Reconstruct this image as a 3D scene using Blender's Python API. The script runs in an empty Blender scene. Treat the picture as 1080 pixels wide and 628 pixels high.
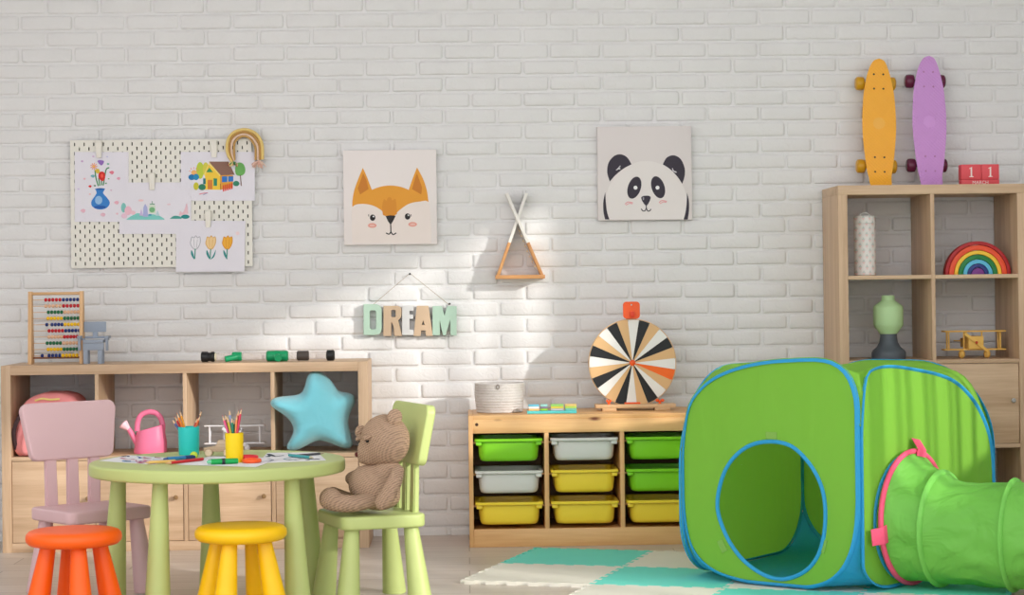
import bpy, bmesh, math, random
from mathutils import Vector, Matrix
random.seed(7)
PI = math.pi
C = bpy.context.scene.collection

# ------------------------------------------------------------------ camera
CAM = Vector((0.0, -9.0, 1.05725))
YAW, PITCH, ROLL = 0.02628, 0.00751, 0.01173
F, CX, CY, IW, IH = 2243.17, 550.634, 282.764, 1080, 628
FWD = Vector((math.sin(YAW)*math.cos(PITCH), math.cos(YAW)*math.cos(PITCH), math.sin(PITCH)))
RGT0 = Vector((math.cos(YAW), -math.sin(YAW), 0))
UP0 = RGT0.cross(FWD)
cr, sr = math.cos(ROLL), math.sin(ROLL)
RGT = RGT0*cr - UP0*sr
UP = UP0*cr + RGT0*sr
cam_d = bpy.data.cameras.new('camera'); cam = bpy.data.objects.new('camera', cam_d); C.objects.link(cam)
M = Matrix((RGT, UP, -FWD)).transposed().to_4x4(); M.translation = CAM
cam.matrix_world = M
cam_d.sensor_fit = 'HORIZONTAL'; cam_d.sensor_width = 36.0
cam_d.lens = F*36.0/IW
cam_d.shift_x = (IW/2-CX)/IW; cam_d.shift_y = (CY-IH/2)/IW
cam_d.clip_end = 100
bpy.context.scene.camera = cam

def ray(px, py):
    # direction of the sight line measured at a photograph pixel
    u, v = px-CX, py-CY
    a, b = cr*u - sr*v, sr*u + cr*v
    return FWD*F + RGT0*a - UP0*b
# (image roll: photo u = cr*a + sr*b, v = -sr*a + cr*b)
def U(px, py, Y):
    d = ray(px, py); return CAM + d*((Y-CAM.y)/d.y)
def G(px, py, Z):
    d = ray(px, py); return CAM + d*((Z-CAM.z)/d.z)
def HIT(px, py, P, n):
    d = ray(px, py); return CAM + d*((P-CAM).dot(n)/d.dot(n))

# ------------------------------------------------------------------ materials
def lin(c):
    c = c/255.0
    return c/12.92 if c <= 0.04045 else ((c+0.055)/1.055)**2.4
def rgb(*c): return (lin(c[0]), lin(c[1]), lin(c[2]), 1)
MATS = {}
def newmat(name):
    m = bpy.data.materials.new(name); m.use_nodes = True
    nt = m.node_tree; b = nt.nodes['Principled BSDF']
    return m, nt, b
def N(nt, t, **k):
    n = nt.nodes.new(t)
    for a, v in k.items(): setattr(n, a, v)
    return n
def plain(col, rough=0.55, bump=0.0, bscale=300, spec=0.4, var=0.03):
    key = ('p', col, rough, bump, bscale, spec, var)
    if key in MATS: return MATS[key]
    m, nt, b = newmat('plain'); L = nt.links
    tc = N(nt, 'ShaderNodeTexCoord')
    nz = N(nt, 'ShaderNodeTexNoise'); nz.inputs['Scale'].default_value = 9; nz.inputs['Detail'].default_value = 3
    L.new(tc.outputs['Object'], nz.inputs['Vector'])
    mx = N(nt, 'ShaderNodeMix', data_type='RGBA')
    c = rgb(*col)
    mx.inputs[6].default_value = tuple(x*(1-var) for x in c[:3])+(1,)
    mx.inputs[7].default_value = tuple(min(1, x*(1+var)) for x in c[:3])+(1,)
    L.new(nz.outputs['Fac'], mx.inputs[0]); L.new(mx.outputs[2], b.inputs['Base Color'])
    b.inputs['Roughness'].default_value = rough
    b.inputs['Specular IOR Level'].default_value = spec
    if bump:
        n2 = N(nt, 'ShaderNodeTexNoise'); n2.inputs['Scale'].default_value = bscale
        L.new(tc.outputs['Object'], n2.inputs['Vector'])
        bp = N(nt, 'ShaderNodeBump'); bp.inputs['Strength'].default_value = bump; bp.inputs['Distance'].default_value = 0.002
        L.new(n2.outputs['Fac'], bp.inputs['Height']); L.new(bp.outputs[0], b.inputs['Normal'])
    MATS[key] = m; return m
def wood(c1, c2, axis='X', scale=1.0, rough=0.5, knots=0.0):
    key = ('w', c1, c2, axis, scale, rough, knots)
    if key in MATS: return MATS[key]
    m, nt, b = newmat('wood'); L = nt.links
    tc = N(nt, 'ShaderNodeTexCoord'); mp = N(nt, 'ShaderNodeMapping')
    s = {'X': (1.2, 22, 22), 'Y': (22, 1.2, 22), 'Z': (22, 22, 1.2)}[axis]
    mp.inputs['Scale'].default_value = tuple(x*scale for x in s)
    L.new(tc.outputs['Object'], mp.inputs['Vector'])
    n1 = N(nt, 'ShaderNodeTexNoise'); n1.inputs['Scale'].default_value = 1.0; n1.inputs['Detail'].default_value = 6; n1.inputs['Distortion'].default_value = 0.6
    L.new(mp.outputs[0], n1.inputs['Vector'])
    n2 = N(nt, 'ShaderNodeTexNoise'); n2.inputs['Scale'].default_value = 7.0; n2.inputs['Detail'].default_value = 4
    L.new(mp.outputs[0], n2.inputs['Vector'])
    ad = N(nt, 'ShaderNodeMath', operation='MULTIPLY_ADD'); ad.inputs[1].default_value = 0.4
    L.new(n2.outputs['Fac'], ad.inputs[0]); L.new(n1.outputs['Fac'], ad.inputs[2])
    rp = N(nt, 'ShaderNodeValToRGB')
    rp.color_ramp.elements[0].position = 0.45; rp.color_ramp.elements[0].color = rgb(*c2)
    rp.color_ramp.elements[1].position = 0.9; rp.color_ramp.elements[1].color = rgb(*c1)
    L.new(ad.outputs[0], rp.inputs[0])
    out = rp.outputs[0]
    if knots:
        mp2 = N(nt, 'ShaderNodeMapping'); k = {'X': (3.2, 9, 9), 'Y': (9, 3.2, 9), 'Z': (9, 9, 3.2)}[axis]
        mp2.inputs['Scale'].default_value = k
        L.new(tc.outputs['Object'], mp2.inputs['Vector'])
        vo = N(nt, 'ShaderNodeTexVoronoi'); vo.inputs['Scale'].default_value = 1.0
        L.new(mp2.outputs[0], vo.inputs['Vector'])
        r2 = N(nt, 'ShaderNodeValToRGB'); r2.color_ramp.elements[0].position = 0.03; r2.color_ramp.elements[0].color = (1, 1, 1, 1)
        r2.color_ramp.elements[1].position = knots; r2.color_ramp.elements[1].color = (0, 0, 0, 1)
        L.new(vo.outputs['Distance'], r2.inputs[0])
        mx = N(nt, 'ShaderNodeMix', data_type='RGBA'); mx.inputs[7].default_value = rgb(120, 66, 34)
        L.new(r2.outputs[0], mx.inputs[0]); L.new(out, mx.inputs[6]); out = mx.outputs[2]
    L.new(out, b.inputs['Base Color'])
    b.inputs['Roughness'].default_value = rough
    bp = N(nt, 'ShaderNodeBump'); bp.inputs['Strength'].default_value = 0.12; bp.inputs['Distance'].default_value = 0.002
    L.new(n2.outputs['Fac'], bp.inputs['Height']); L.new(bp.outputs[0], b.inputs['Normal'])
    MATS[key] = m; return m
def fabric(col, rough=0.8, wrinkle=0.3, wscale=5, weave=0.1, trans=0.0, sheen=0.0, stretch=(1, 1, 1)):
    key = ('f', col, rough, wrinkle, wscale, weave, trans, sheen, stretch)
    if key in MATS: return MATS[key]
    m, nt, b = newmat('fabric'); L = nt.links
    tc = N(nt, 'ShaderNodeTexCoord'); mp = N(nt, 'ShaderNodeMapping'); mp.inputs['Scale'].default_value = stretch
    L.new(tc.outputs['Object'], mp.inputs['Vector'])
    n1 = N(nt, 'ShaderNodeTexNoise'); n1.inputs['Scale'].default_value = wscale; n1.inputs['Detail'].default_value = 3; n1.inputs['Distortion'].default_value = 0.8
    L.new(mp.outputs[0], n1.inputs['Vector'])
    n2 = N(nt, 'ShaderNodeTexNoise'); n2.inputs['Scale'].default_value = 700
    L.new(tc.outputs['Object'], n2.inputs['Vector'])
    b1 = N(nt, 'ShaderNodeBump'); b1.inputs['Strength'].default_value = wrinkle; b1.inputs['Distance'].default_value = 0.03
    b2 = N(nt, 'ShaderNodeBump'); b2.inputs['Strength'].default_value = weave; b2.inputs['Distance'].default_value = 0.002
    L.new(n1.outputs['Fac'], b1.inputs['Height']); L.new(n2.outputs['Fac'], b2.inputs['Height'])
    L.new(b1.outputs[0], b2.inputs['Normal']); L.new(b2.outputs[0], b.inputs['Normal'])
    b.inputs['Base Color'].default_value = rgb(*col); b.inputs['Roughness'].default_value = rough
    b.inputs['Specular IOR Level'].default_value = 0.3
    if sheen: b.inputs['Sheen Weight'].default_value = sheen; b.inputs['Sheen Roughness'].default_value = 0.5
    if trans:
        t = N(nt, 'ShaderNodeBsdfTranslucent'); t.inputs['Color'].default_value = rgb(*col)
        mx = N(nt, 'ShaderNodeMixShader'); mx.inputs[0].default_value = trans
        L.new(b.outputs[0], mx.inputs[1]); L.new(t.outputs[0], mx.inputs[2])
        L.new(mx.outputs[0], nt.nodes['Material Output'].inputs['Surface'])
    MATS[key] = m; return m
def knit(col, pitch=0.0062):
    # rows of crochet stitches: staggered rounded lumps with gaps between them
    m, nt, b = newmat('knit'); L = nt.links
    tc = N(nt, 'ShaderNodeTexCoord'); mp = N(nt, 'ShaderNodeMapping'); mp.inputs['Rotation'].default_value = (0.25, 0.45, 0.3); mp.inputs['Scale'].default_value = (1, 1, 1.25)
    L.new(tc.outputs['Object'], mp.inputs['Vector'])
    vo = N(nt, 'ShaderNodeTexVoronoi'); vo.inputs['Scale'].default_value = 1/pitch; vo.inputs['Randomness'].default_value = 0.9; L.new(mp.outputs[0], vo.inputs['Vector'])
    w = N(nt, 'ShaderNodeTexWave', wave_type='BANDS', bands_direction='Z'); w.inputs['Scale'].default_value = 0.314/0.0085; w.inputs['Distortion'].default_value = 0.8; w.inputs['Detail Scale'].default_value = 40
    L.new(mp.outputs[0], w.inputs['Vector'])
    mp2 = N(nt, 'ShaderNodeMapping'); mp2.inputs['Rotation'].default_value = (0.2, -0.75, 0.6); L.new(tc.outputs['Object'], mp2.inputs['Vector'])
    w2 = N(nt, 'ShaderNodeTexWave', wave_type='BANDS', bands_direction='X'); w2.inputs['Scale'].default_value = 0.314/0.0075; w2.inputs['Distortion'].default_value = 1.2; w2.inputs['Detail Scale'].default_value = 40
    L.new(mp2.outputs[0], w2.inputs['Vector'])
    mv_ = N(nt, 'ShaderNodeMath', operation='MULTIPLY_ADD'); mv_.inputs[1].default_value = 0.8; L.new(w2.outputs['Fac'], mv_.inputs[0]); L.new(w.outputs['Fac'], mv_.inputs[2])
    mh = N(nt, 'ShaderNodeMath', operation='MULTIPLY'); mh.inputs[1].default_value = 0.62; L.new(mv_.outputs[0], mh.inputs[0])
    mu = N(nt, 'ShaderNodeMath', operation='MULTIPLY_ADD'); mu.inputs[1].default_value = -0.35; L.new(vo.outputs['Distance'], mu.inputs[0]); L.new(mh.outputs[0], mu.inputs[2])
    bp = N(nt, 'ShaderNodeBump'); bp.inputs['Strength'].default_value = 0.7; bp.inputs['Distance'].default_value = 0.0035
    L.new(mu.outputs[0], bp.inputs['Height']); L.new(bp.outputs[0], b.inputs['Normal'])
    rp = N(nt, 'ShaderNodeValToRGB'); rp.color_ramp.elements[0].position = 0.0; rp.color_ramp.elements[0].color = rgb(*[x*0.84 for x in col])  # ramp darkens the low gaps between stitches, painting in their shade
    rp.color_ramp.elements[1].position = 0.6; rp.color_ramp.elements[1].color = rgb(*[min(255, x*1.05) for x in col])
    L.new(mu.outputs[0], rp.inputs[0]); L.new(rp.outputs[0], b.inputs['Base Color'])
    b.inputs['Roughness'].default_value = 0.95; b.inputs['Specular IOR Level'].default_value = 0.1
    return m
def glassy(col, alpha=0.35, rough=0.1):
    m, nt, b = newmat('clear'); L = nt.links
    b.inputs['Base Color'].default_value = rgb(*col); b.inputs['Roughness'].default_value = rough
    t = N(nt, 'ShaderNodeBsdfTransparent'); t.inputs['Color'].default_value = (0.95, 0.93, 0.92, 1)
    mx = N(nt, 'ShaderNodeMixShader'); mx.inputs[0].default_value = alpha
    L.new(t.outputs[0], mx.inputs[1]); L.new(b.outputs[0], mx.inputs[2]); L.new(mx.outputs[0], nt.nodes['Material Output'].inputs['Surface'])
    return m

# ------------------------------------------------------------------ mesh tools
class MB:
    def __init__(s): s.v = []; s.f = []; s.m = []
    def add(s, vs, fs, mi=0, mat=None):
        o = len(s.v)
        s.v += [(mat @ Vector(v)) if mat else Vector(v) for v in vs]
        s.f += [tuple(i+o for i in f) for f in fs]; s.m += [mi]*len(fs); return s
    def bm(s, bm, mi=0, mat=None):
        bm.verts.index_update()
        s.add([v.co.copy() for v in bm.verts], [[v.index for v in f.verts] for f in bm.faces], mi, mat); bm.free(); return s
    def box(s, lo, hi, bev=0.0, seg=2, mi=0, mat=None):
        bm = bmesh.new(); bmesh.ops.create_cube(bm, size=1)
        lo = Vector(lo); hi = Vector(hi)
        for v in bm.verts: v.co = Vector([(lo[i]+hi[i])/2 + v.co[i]*(hi[i]-lo[i]) for i in range(3)])
        if bev: bmesh.ops.bevel(bm, geom=list(bm.edges), offset=bev, segments=seg, profile=0.5, affect='EDGES')
        return s.bm(bm, mi, mat)
    def prism(s, pts, d0, d1, axis='Y', bev=0.0, seg=2, mi=0, mat=None, rim=True):
        # polygon pts (a,b) extruded between d0 and d1 along the axis; a,b = (X,Z) for Y, (X,Y) for Z, (Y,Z) for X
        def P(a, b, d): return {'Y': (a, d, b), 'Z': (a, b, d), 'X': (d, a, b)}[axis]
        bm = bmesh.new(); n = len(pts)
        A = [bm.verts.new(P(a, b, d0)) for a, b in pts]; B = [bm.verts.new(P(a, b, d1)) for a, b in pts]
        bm.faces.new(A); bm.faces.new(B[::-1])
        for i in range(n): bm.faces.new((A[i], B[i], B[(i+1) % n], A[(i+1) % n]))
        bmesh.ops.recalc_face_normals(bm, faces=bm.faces)
        if bev:
            sA = set(A); sB = set(B)
            es = [e for e in bm.edges if (e.verts[0] in sA) == (e.verts[1] in sA)]
            bmesh.ops.bevel(bm, geom=es, offset=bev, segments=seg, profile=0.5, affect='EDGES')
        return s.bm(bm, mi, mat)
    def lathe(s, prof, seg=32, mi=0, mat=None, c=(0, 0, 0)):
        vs = []; fs = []; n = len(prof)
        for r, z in prof:
            for k in range(seg):
                a = 2*PI*k/seg; vs.append((c[0]+r*math.cos(a), c[1]+r*math.sin(a), c[2]+z))
        for i in range(n-1):
            for k in range(seg):
                k2 = (k+1) % seg; fs.append((i*seg+k, i*seg+k2, (i+1)*seg+k2, (i+1)*seg+k))
        if prof[0][0] > 1e-6: fs.append(tuple(range(seg))[::-1])
        if prof[-1][0] > 1e-6: fs.append(tuple((n-1)*seg+k for k in range(seg)))
        return s.add(vs, fs, mi, mat)
    def tube(s, path, r, seg=10, closed=False, mi=0, flat=1.0, up=None, mat=None):
        P = [Vector(p) for p in path]; n = len(P); rs = r if isinstance(r, (list, tuple)) else [r]*n
        vs = []; fs = []; nrm = Vector(up) if up else None
        for i in range(n):
            if closed: t = P[(i+1) % n]-P[i-1]
            else: t = P[min(i+1, n-1)]-P[max(i-1, 0)]
            t.normalize()
            if nrm is None: nrm = Vector((0, 0, 1)) if abs(t.z) < 0.9 else Vector((1, 0, 0))
            q = nrm - t*nrm.dot(t)
            if q.length < 1e-5: q = t.orthogonal()
            q.normalize(); b = t.cross(q)
            if not up: nrm = q
            for k in range(seg):
                a = 2*PI*k/seg; vs.append(P[i] + (q*math.cos(a) + b*math.sin(a)*flat)*rs[i])
        for i in range(n if closed else n-1):
            j = (i+1) % n
            for k in range(seg):
                k2 = (k+1) % seg; fs.append((i*seg+k, i*seg+k2, j*seg+k2, j*seg+k))
        if not closed:
            fs.append(tuple(range(seg))[::-1]); fs.append(tuple((n-1)*seg+k for k in range(seg)))
        return s.add(vs, fs, mi, mat)
    def ell(s, c, r, seg=24, rings=14, mi=0, mat=None):
        vs = []; fs = []
        r = Vector((r, r, r)) if not hasattr(r, '__len__') else Vector(r)
        vs.append((0, 0, -1))
        for i in range(1, rings):
            ph = -PI/2 + PI*i/rings
            for k in range(seg):
                a = 2*PI*k/seg; vs.append((math.cos(ph)*math.cos(a), math.cos(ph)*math.sin(a), math.sin(ph)))
        vs.append((0, 0, 1)); top = len(vs)-1
        for k in range(seg): fs.append((0, 1+(k+1) % seg, 1+k))
        for i in range(rings-2):
            for k in range(seg):
                k2 = (k+1) % seg; a = 1+i*seg; fs.append((a+k, a+k2, a+seg+k2, a+seg+k))
        for k in range(seg): fs.append((1+(rings-2)*seg+k, 1+(rings-2)*seg+(k+1) % seg, top))
        MM = Matrix.Translation(Vector(c)) @ (mat.to_4x4() if mat else Matrix()) @ Matrix.Diagonal((*r, 1))
        return s.add(vs, fs, mi, MM)
    def build(s, name, mats, parent=None, world=True, smooth=40, loc=None, rec=True):
        me = bpy.data.meshes.new(name)
        off = Vector((0, 0, 0))
        if parent is not None and world:
            p = parent
            while p is not None: off += p.location; p = p.parent
        if loc is not None: off = Vector(loc)
        me.from_pydata([tuple(Vector(v)-off) for v in s.v], [], s.f)
        mats = mats if isinstance(mats, (list, tuple)) else [mats]
        for m in mats: me.materials.append(m)
        me.polygons.foreach_set('material_index', s.m)
        if rec:
            bm = bmesh.new(); bm.from_mesh(me); bmesh.ops.recalc_face_normals(bm, faces=bm.faces); bm.to_mesh(me); bm.free()
        if smooth:
            me.polygons.foreach_set('use_smooth', [True]*len(me.polygons))
            me.set_sharp_from_angle(angle=math.radians(smooth))
        me.update()
        o = bpy.data.objects.new(name, me); C.objects.link(o)
        if parent is not None: o.parent = parent
        elif loc is not None: o.location = loc
        return o
def tag(o, label, cat, group=None):
    o['label'] = label; o['category'] = cat
    if group: o['group'] = group
    return o
def thing(name, label, cat, loc=(0, 0, 0), rz=0, group=None):
    o = bpy.data.objects.new(name, None); C.objects.link(o); o.empty_display_size = 0.05
    o.location = loc; o.rotation_euler = (0, 0, rz); return tag(o, label, cat, group)
def struct(o): o['kind'] = 'structure'; return o
def cp(o, parent=None):
    c = o.copy(); C.objects.link(c)
    if parent is not None: c.parent = parent
    for ch in list(o.children): cp(ch, c)
    return c
def circ(cx, cy, rx, ry=None, n=24, rot=0, a0=0, a1=2*PI):
    ry = rx if ry is None else ry; out = []
    full = abs(a1-a0-2*PI) < 1e-6
    for k in range(n if full else n+1):
        a = a0+(a1-a0)*k/n; x, y = rx*math.cos(a), ry*math.sin(a)
        out.append((cx+x*math.cos(rot)-y*math.sin(rot), cy+x*math.sin(rot)+y*math.cos(rot)))
    return out
def rrect(x0, y0, x1, y1, r, n=6):
    out = []
    for cx, cy, a in ((x1-r, y1-r, 0), (x0+r, y1-r, PI/2), (x0+r, y0+r, PI), (x1-r, y0+r, 1.5*PI)):
        for k in range(n+1):
            b = a+PI/2*k/n; out.append((cx+r*math.cos(b), cy+r*math.sin(b)))
    return out
def stroke(pts, w):
    # a ribbon polygon around a polyline
    L = []; R = []; n = len(pts)
    for i in range(n):
        a = Vector(pts[max(i-1, 0)]); b = Vector(pts[min(i+1, n-1)]); t = (b-a).normalized(); q = Vector((-t.y, t.x))*w/2
        p = Vector(pts[i]); L.append(tuple(p+q)); R.append(tuple(p-q))
    return L+R[::-1]
def spline(pts, n=8, closed=False):
    P = [Vector(p) for p in pts]; out = []; m = len(P)
    g = (lambda i: P[i % m]) if closed else (lambda i: P[max(0, min(m-1, i))])
    for i in range(m if closed else m-1):
        a, b, c, d = g(i-1), g(i), g(i+1), g(i+2)
        for k in range(n):
            t = k/n; out.append(0.5*((2*b)+(c-a)*t+(2*a-5*b+4*c-d)*t*t+(3*b-a-3*c+d)*t**3))
    if not closed: out.append(P[-1])
    return [tuple(p) for p in out]
def shape(outlines, depth, bevel=0.0):
    # solid from 2D outlines (later ones inside the first are holes); lies in local XY, thickness along Z centred on 0
    cu = bpy.data.curves.new('t', 'CURVE'); cu.dimensions = '2D'; cu.fill_mode = 'BOTH'; cu.extrude = depth/2-bevel; cu.bevel_depth = bevel; cu.bevel_resolution = 1
    cu.offset = -bevel
    for pl in outlines:
        sp = cu.splines.new('POLY'); sp.points.add(len(pl)-1); sp.use_cyclic_u = True
        for p, q in zip(sp.points, pl): p.co = (q[0], q[1], 0, 1)
    return curve_mb(cu)
def curve_mb(cu):
    ob = bpy.data.objects.new('t', cu); C.objects.link(ob)
    dg = bpy.context.evaluated_depsgraph_get(); me = bpy.data.meshes.new_from_object(ob.evaluated_get(dg))
    mb = MB(); mb.add([v.co.copy() for v in me.vertices], [tuple(p.vertices) for p in me.polygons])
    bpy.data.objects.remove(ob); bpy.data.curves.remove(cu); bpy.data.meshes.remove(me)
    return mb
def text(s, size, depth=0.0005):
    cu = bpy.data.curves.new('t', 'FONT'); cu.body = s; cu.size = size; cu.extrude = depth/2; cu.align_x = 'CENTER'; cu.align_y = 'CENTER'
    return curve_mb(cu)
XZ = Matrix(((1, 0, 0, 0), (0, 0, -1, 0), (0, 1, 0, 0), (0, 0, 0, 1)))   # local XY drawing stood up, facing -Y
class ART:
    # printed picture on a vertical plane at depth Y; outlines measured in pixels of one photograph crop
    def __init__(s, ox, oy, sc, Y): s.ox, s.oy, s.sc, s.Y = ox, oy, sc, Y; s.mb = MB(); s.mats = []; s.l = 0
    def P(s, u, v, dy=0): return U(s.ox+u/s.sc, s.oy+v/s.sc, s.Y+dy)
    def poly(s, pts, col, rough=0.7):
        m = plain(col, rough); 
        if m not in s.mats: s.mats.append(m)
        s.l += 1
        s.mb.add([s.P(u, v, -0.00005*s.l) for u, v in pts], [tuple(range(len(pts)))], s.mats.index(m)); return s
    def line(s, pts, w, col): return s.poly(stroke(pts, w), col)

# ------------------------------------------------------------------ palette
WHITE_WALL = (226, 224, 222)
OAK = ((214, 184, 152), (186, 152, 120))
PINE = ((232, 186, 128), (206, 150, 92))
oakX = wood(*OAK, 'X'); oakZ = wood(*OAK, 'Z'); oakY = wood(*OAK, 'Y')
pineX = wood(*PINE, 'X', 0.8, 0.45, 0.10); pineZ = wood(*PINE, 'Z', 0.8, 0.45); pineY = wood(*PINE, 'Y', 0.8, 0.45)
beech = wood((226, 184, 136), (206, 160, 112), 'X', 1.5); beechZ = wood((226, 184, 136), (206, 160, 112), 'Z', 1.5)
brass = plain((150, 118, 80), 0.35); black = plain((22, 22, 24), 0.45); steel = plain((170, 168, 165), 0.3)

# ------------------------------------------------------------------ the room
RX, LX, FY, HZ = 3.0, -3.0, -4.2, 3.4
def brick_wall():
    pit, bw, mor = 0.0682, 0.2228, 0.009
    zb = 2.2134; x_ref = U(20.4, 24, -0.005).x
    mb = MB(); rng = random.Random(3)
    mb.add([(LX, 0, -0.02), (RX, 0, -0.02), (RX, 0, HZ), (LX, 0, HZ)], [(0, 1, 2, 3)])
    mb.add([(LX, 0.12, -0.02), (RX, 0.12, -0.02), (RX, 0.12, HZ), (LX, 0.12, HZ)], [(3, 2, 1, 0)])
    k0 = int((zb-HZ)/pit)-1
    for k in range(k0, int(zb/pit)+1):
        z1 = zb-k*pit-mor/2; z0 = z1-pit+mor
        if z1 > HZ or z0 < -0.02: 
            if z1 > HZ+pit or z1 < 0.01: continue
        xo = x_ref + (bw/2 if k % 2 else 0)
        j0 = int((LX-xo)/bw)-1
        for j in range(j0, j0+30):
            x0 = xo+j*bw+mor/2; x1 = x0+bw-mor
            if x1 < LX+0.03 or x0 > RX-0.03: continue
            nx, nz = 11, 5
            jx0, jx1, jz0, jz1 = [rng.uniform(-0.002, 0.0025) for _ in range(4)]
            xs = [x0+jx0, x0+jx0+0.002, x0+0.009] + [x0+0.009+(bw-mor-0.018)*i/6 for i in range(1, 6)] + [x1-0.009, x1+jx1-0.002, x1+jx1]
            zs = [z0+jz0, z0+jz0+0.002, z0+0.009, z1-0.009, z1+jz1-0.002, z1+jz1]; nz = len(zs); nx = len(xs)
            hgt = rng.uniform(0.0055, 0.0088); tx, tz = rng.uniform(-0.0012, 0.0012), rng.uniform(-0.001, 0.001)
            base = len(mb.v); vs = []; fs = []
            rough = rng.random() < 0.35
            for a in range(nx):
                for b in range(nz):
                    x, z = xs[a], zs[b]
                    ea, eb = min(a, nx-1-a), min(b, nz-1-b); e = min(ea, eb)
                    h = (0.0, 0.62, 1.0)[min(e, 2)]*hgt
                    if e >= 1:
                        h += rng.uniform(-0.0007, 0.0007)*(2.2 if rough else 1) + tx*(a/nx-0.5) + tz*(b/nz-0.5)
                        z += rng.uniform(-0.0007, 0.0007); x += rng.uniform(-0.001, 0.001)
                    if ea <= 1 and eb <= 1:   # rounded corners
                        x += (0.0035 if a < 3 else -0.0035)*(1 if ea == 0 else 0.4); z += (0.003 if b < 3 else -0.003)*(1 if eb == 0 else 0.4)
                    vs.append((min(max(x, LX), RX), -h, min(max(z, -0.015), HZ)))
            for a in range(nx-1):
                for b in range(nz-1):
                    fs.append((a*nz+b, (a+1)*nz+b, (a+1)*nz+b+1, a*nz+b+1))
            mb.add(vs, fs)
    m, nt, b = newmat('whitewashed_brick'); L = nt.links
    tc = N(nt, 'ShaderNodeTexCoord')
    n1 = N(nt, 'ShaderNodeTexNoise'); n1.inputs['Scale'].default_value = 6; n1.inputs['Detail'].default_value = 5
    n2 = N(nt, 'ShaderNodeTexNoise'); n2.inputs['Scale'].default_value = 90; n2.inputs['Detail'].default_value = 4
    n3 = N(nt, 'ShaderNodeTexNoise'); n3.inputs['Scale'].default_value = 26; n3.inputs['Detail'].default_value = 2; n3.inputs['Distortion'].default_value = 2.5
    for n in (n1, n2, n3): L.new(tc.outputs['Object'], n.inputs['Vector'])
    mx = N(nt, 'ShaderNodeMix', data_type='RGBA'); mx.inputs[6].default_value = rgb(222, 221, 221); mx.inputs[7].default_value = rgb(232, 231, 231)
    L.new(n1.outputs['Fac'], mx.inputs[0]); L.new(mx.outputs[2], b.inputs['Base Color'])
    b1 = N(nt, 'ShaderNodeBump'); b1.inputs['Strength'].default_value = 0.35; b1.inputs['Distance'].default_value = 0.006
    b2 = N(nt, 'ShaderNodeBump'); b2.inputs['Strength'].default_value = 0.18; b2.inputs['Distance'].default_value = 0.002
    L.new(n3.outputs['Fac'], b1.inputs['Height']); L.new(n2.outputs['Fac'], b2.inputs['Height']); L.new(b1.outputs[0], b2.inputs['Normal']); L.new(b2.outputs[0], b.inputs['Normal'])
    b.inputs['Roughness'].default_value = 0.75; b.inputs['Specular IOR Level'].default_value = 0.3
    struct(mb.build('wall_back', m, smooth=60, rec=False))
brick_wall()
wallm = plain((226, 226, 226), 0.8)
struct(MB().box((LX-0.12, FY, -0.02), (LX, 0.12, HZ)).build('wall_left', wallm))
struct(MB().box((LX-0.12, FY, HZ), (RX+0.12, 0.12, HZ+0.12)).build('ceiling', wallm))
# right wall with its window opening
WY0, WY1, WZ0, WZ1 = -4.75, -2.2, 0.85, 2.56
mb = MB(); t = (RX, RX+0.12)
mb.box((t[0], -8.2, -0.02), (t[1], WY0, HZ)).box((t[0], WY1, -0.02), (t[1], 0.12, HZ)).box((t[0], WY0, -0.02), (t[1], WY1, WZ0)).box((t[0], WY0, WZ1), (t[1], WY1, HZ))
struct(mb.build('wall_right', wallm))
mb = MB(); fw = 0.05
for y in (WY0, (WY0+WY1)/2, WY1): mb.box((RX+0.03, y-fw/2 if WY0 < y < WY1 else (y if y == WY0 else y-fw), WZ0), (RX+0.08, (y+fw/2) if WY0 < y < WY1 else (y+fw if y == WY0 else y), WZ1))
for z in (WZ0, WZ1-fw): mb.box((RX+0.03, WY0, z), (RX+0.08, WY1, z+fw))
struct(mb.build('window_1', plain((236, 236, 234), 0.4)))
def blinds():
    r = thing('vertical_blind', 'white vertical slat blind hanging in the right hand window', 'blind', (RX-0.06, (WY0+WY1)/2, WZ1))
    MB().box((RX-0.09, WY0, WZ1-0.02), (RX-0.03, WY1, WZ1+0.03), 0.004).build('head_rail', plain((235, 235, 233), 0.5), r)
    rng = random.Random(11); y = WY0+0.05
    while y < WY1-0.02:
        a = math.radians(rng.uniform(-50, -20)); w = 0.045
        dx, dy = math.sin(a)*w, math.cos(a)*w
        p = [(RX-0.06-dx, y-dy), (RX-0.06+dx, y+dy)]
        q = Vector((dy, -dx)).normalized()*0.001
        MB().prism([(p[0][0]-q.x, p[0][1]-q.y), (p[1][0]-q.x, p[1][1]-q.y), (p[1][0]+q.x, p[1][1]+q.y), (p[0][0]+q.x, p[0][1]+q.y)], WZ0-0.04, WZ1-0.02, 'Z').build('slat', plain((232, 230, 226), 0.7), r)
        y += rng.choice((0.07, 0.09, 0.16, 0.26))
blinds()
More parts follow.
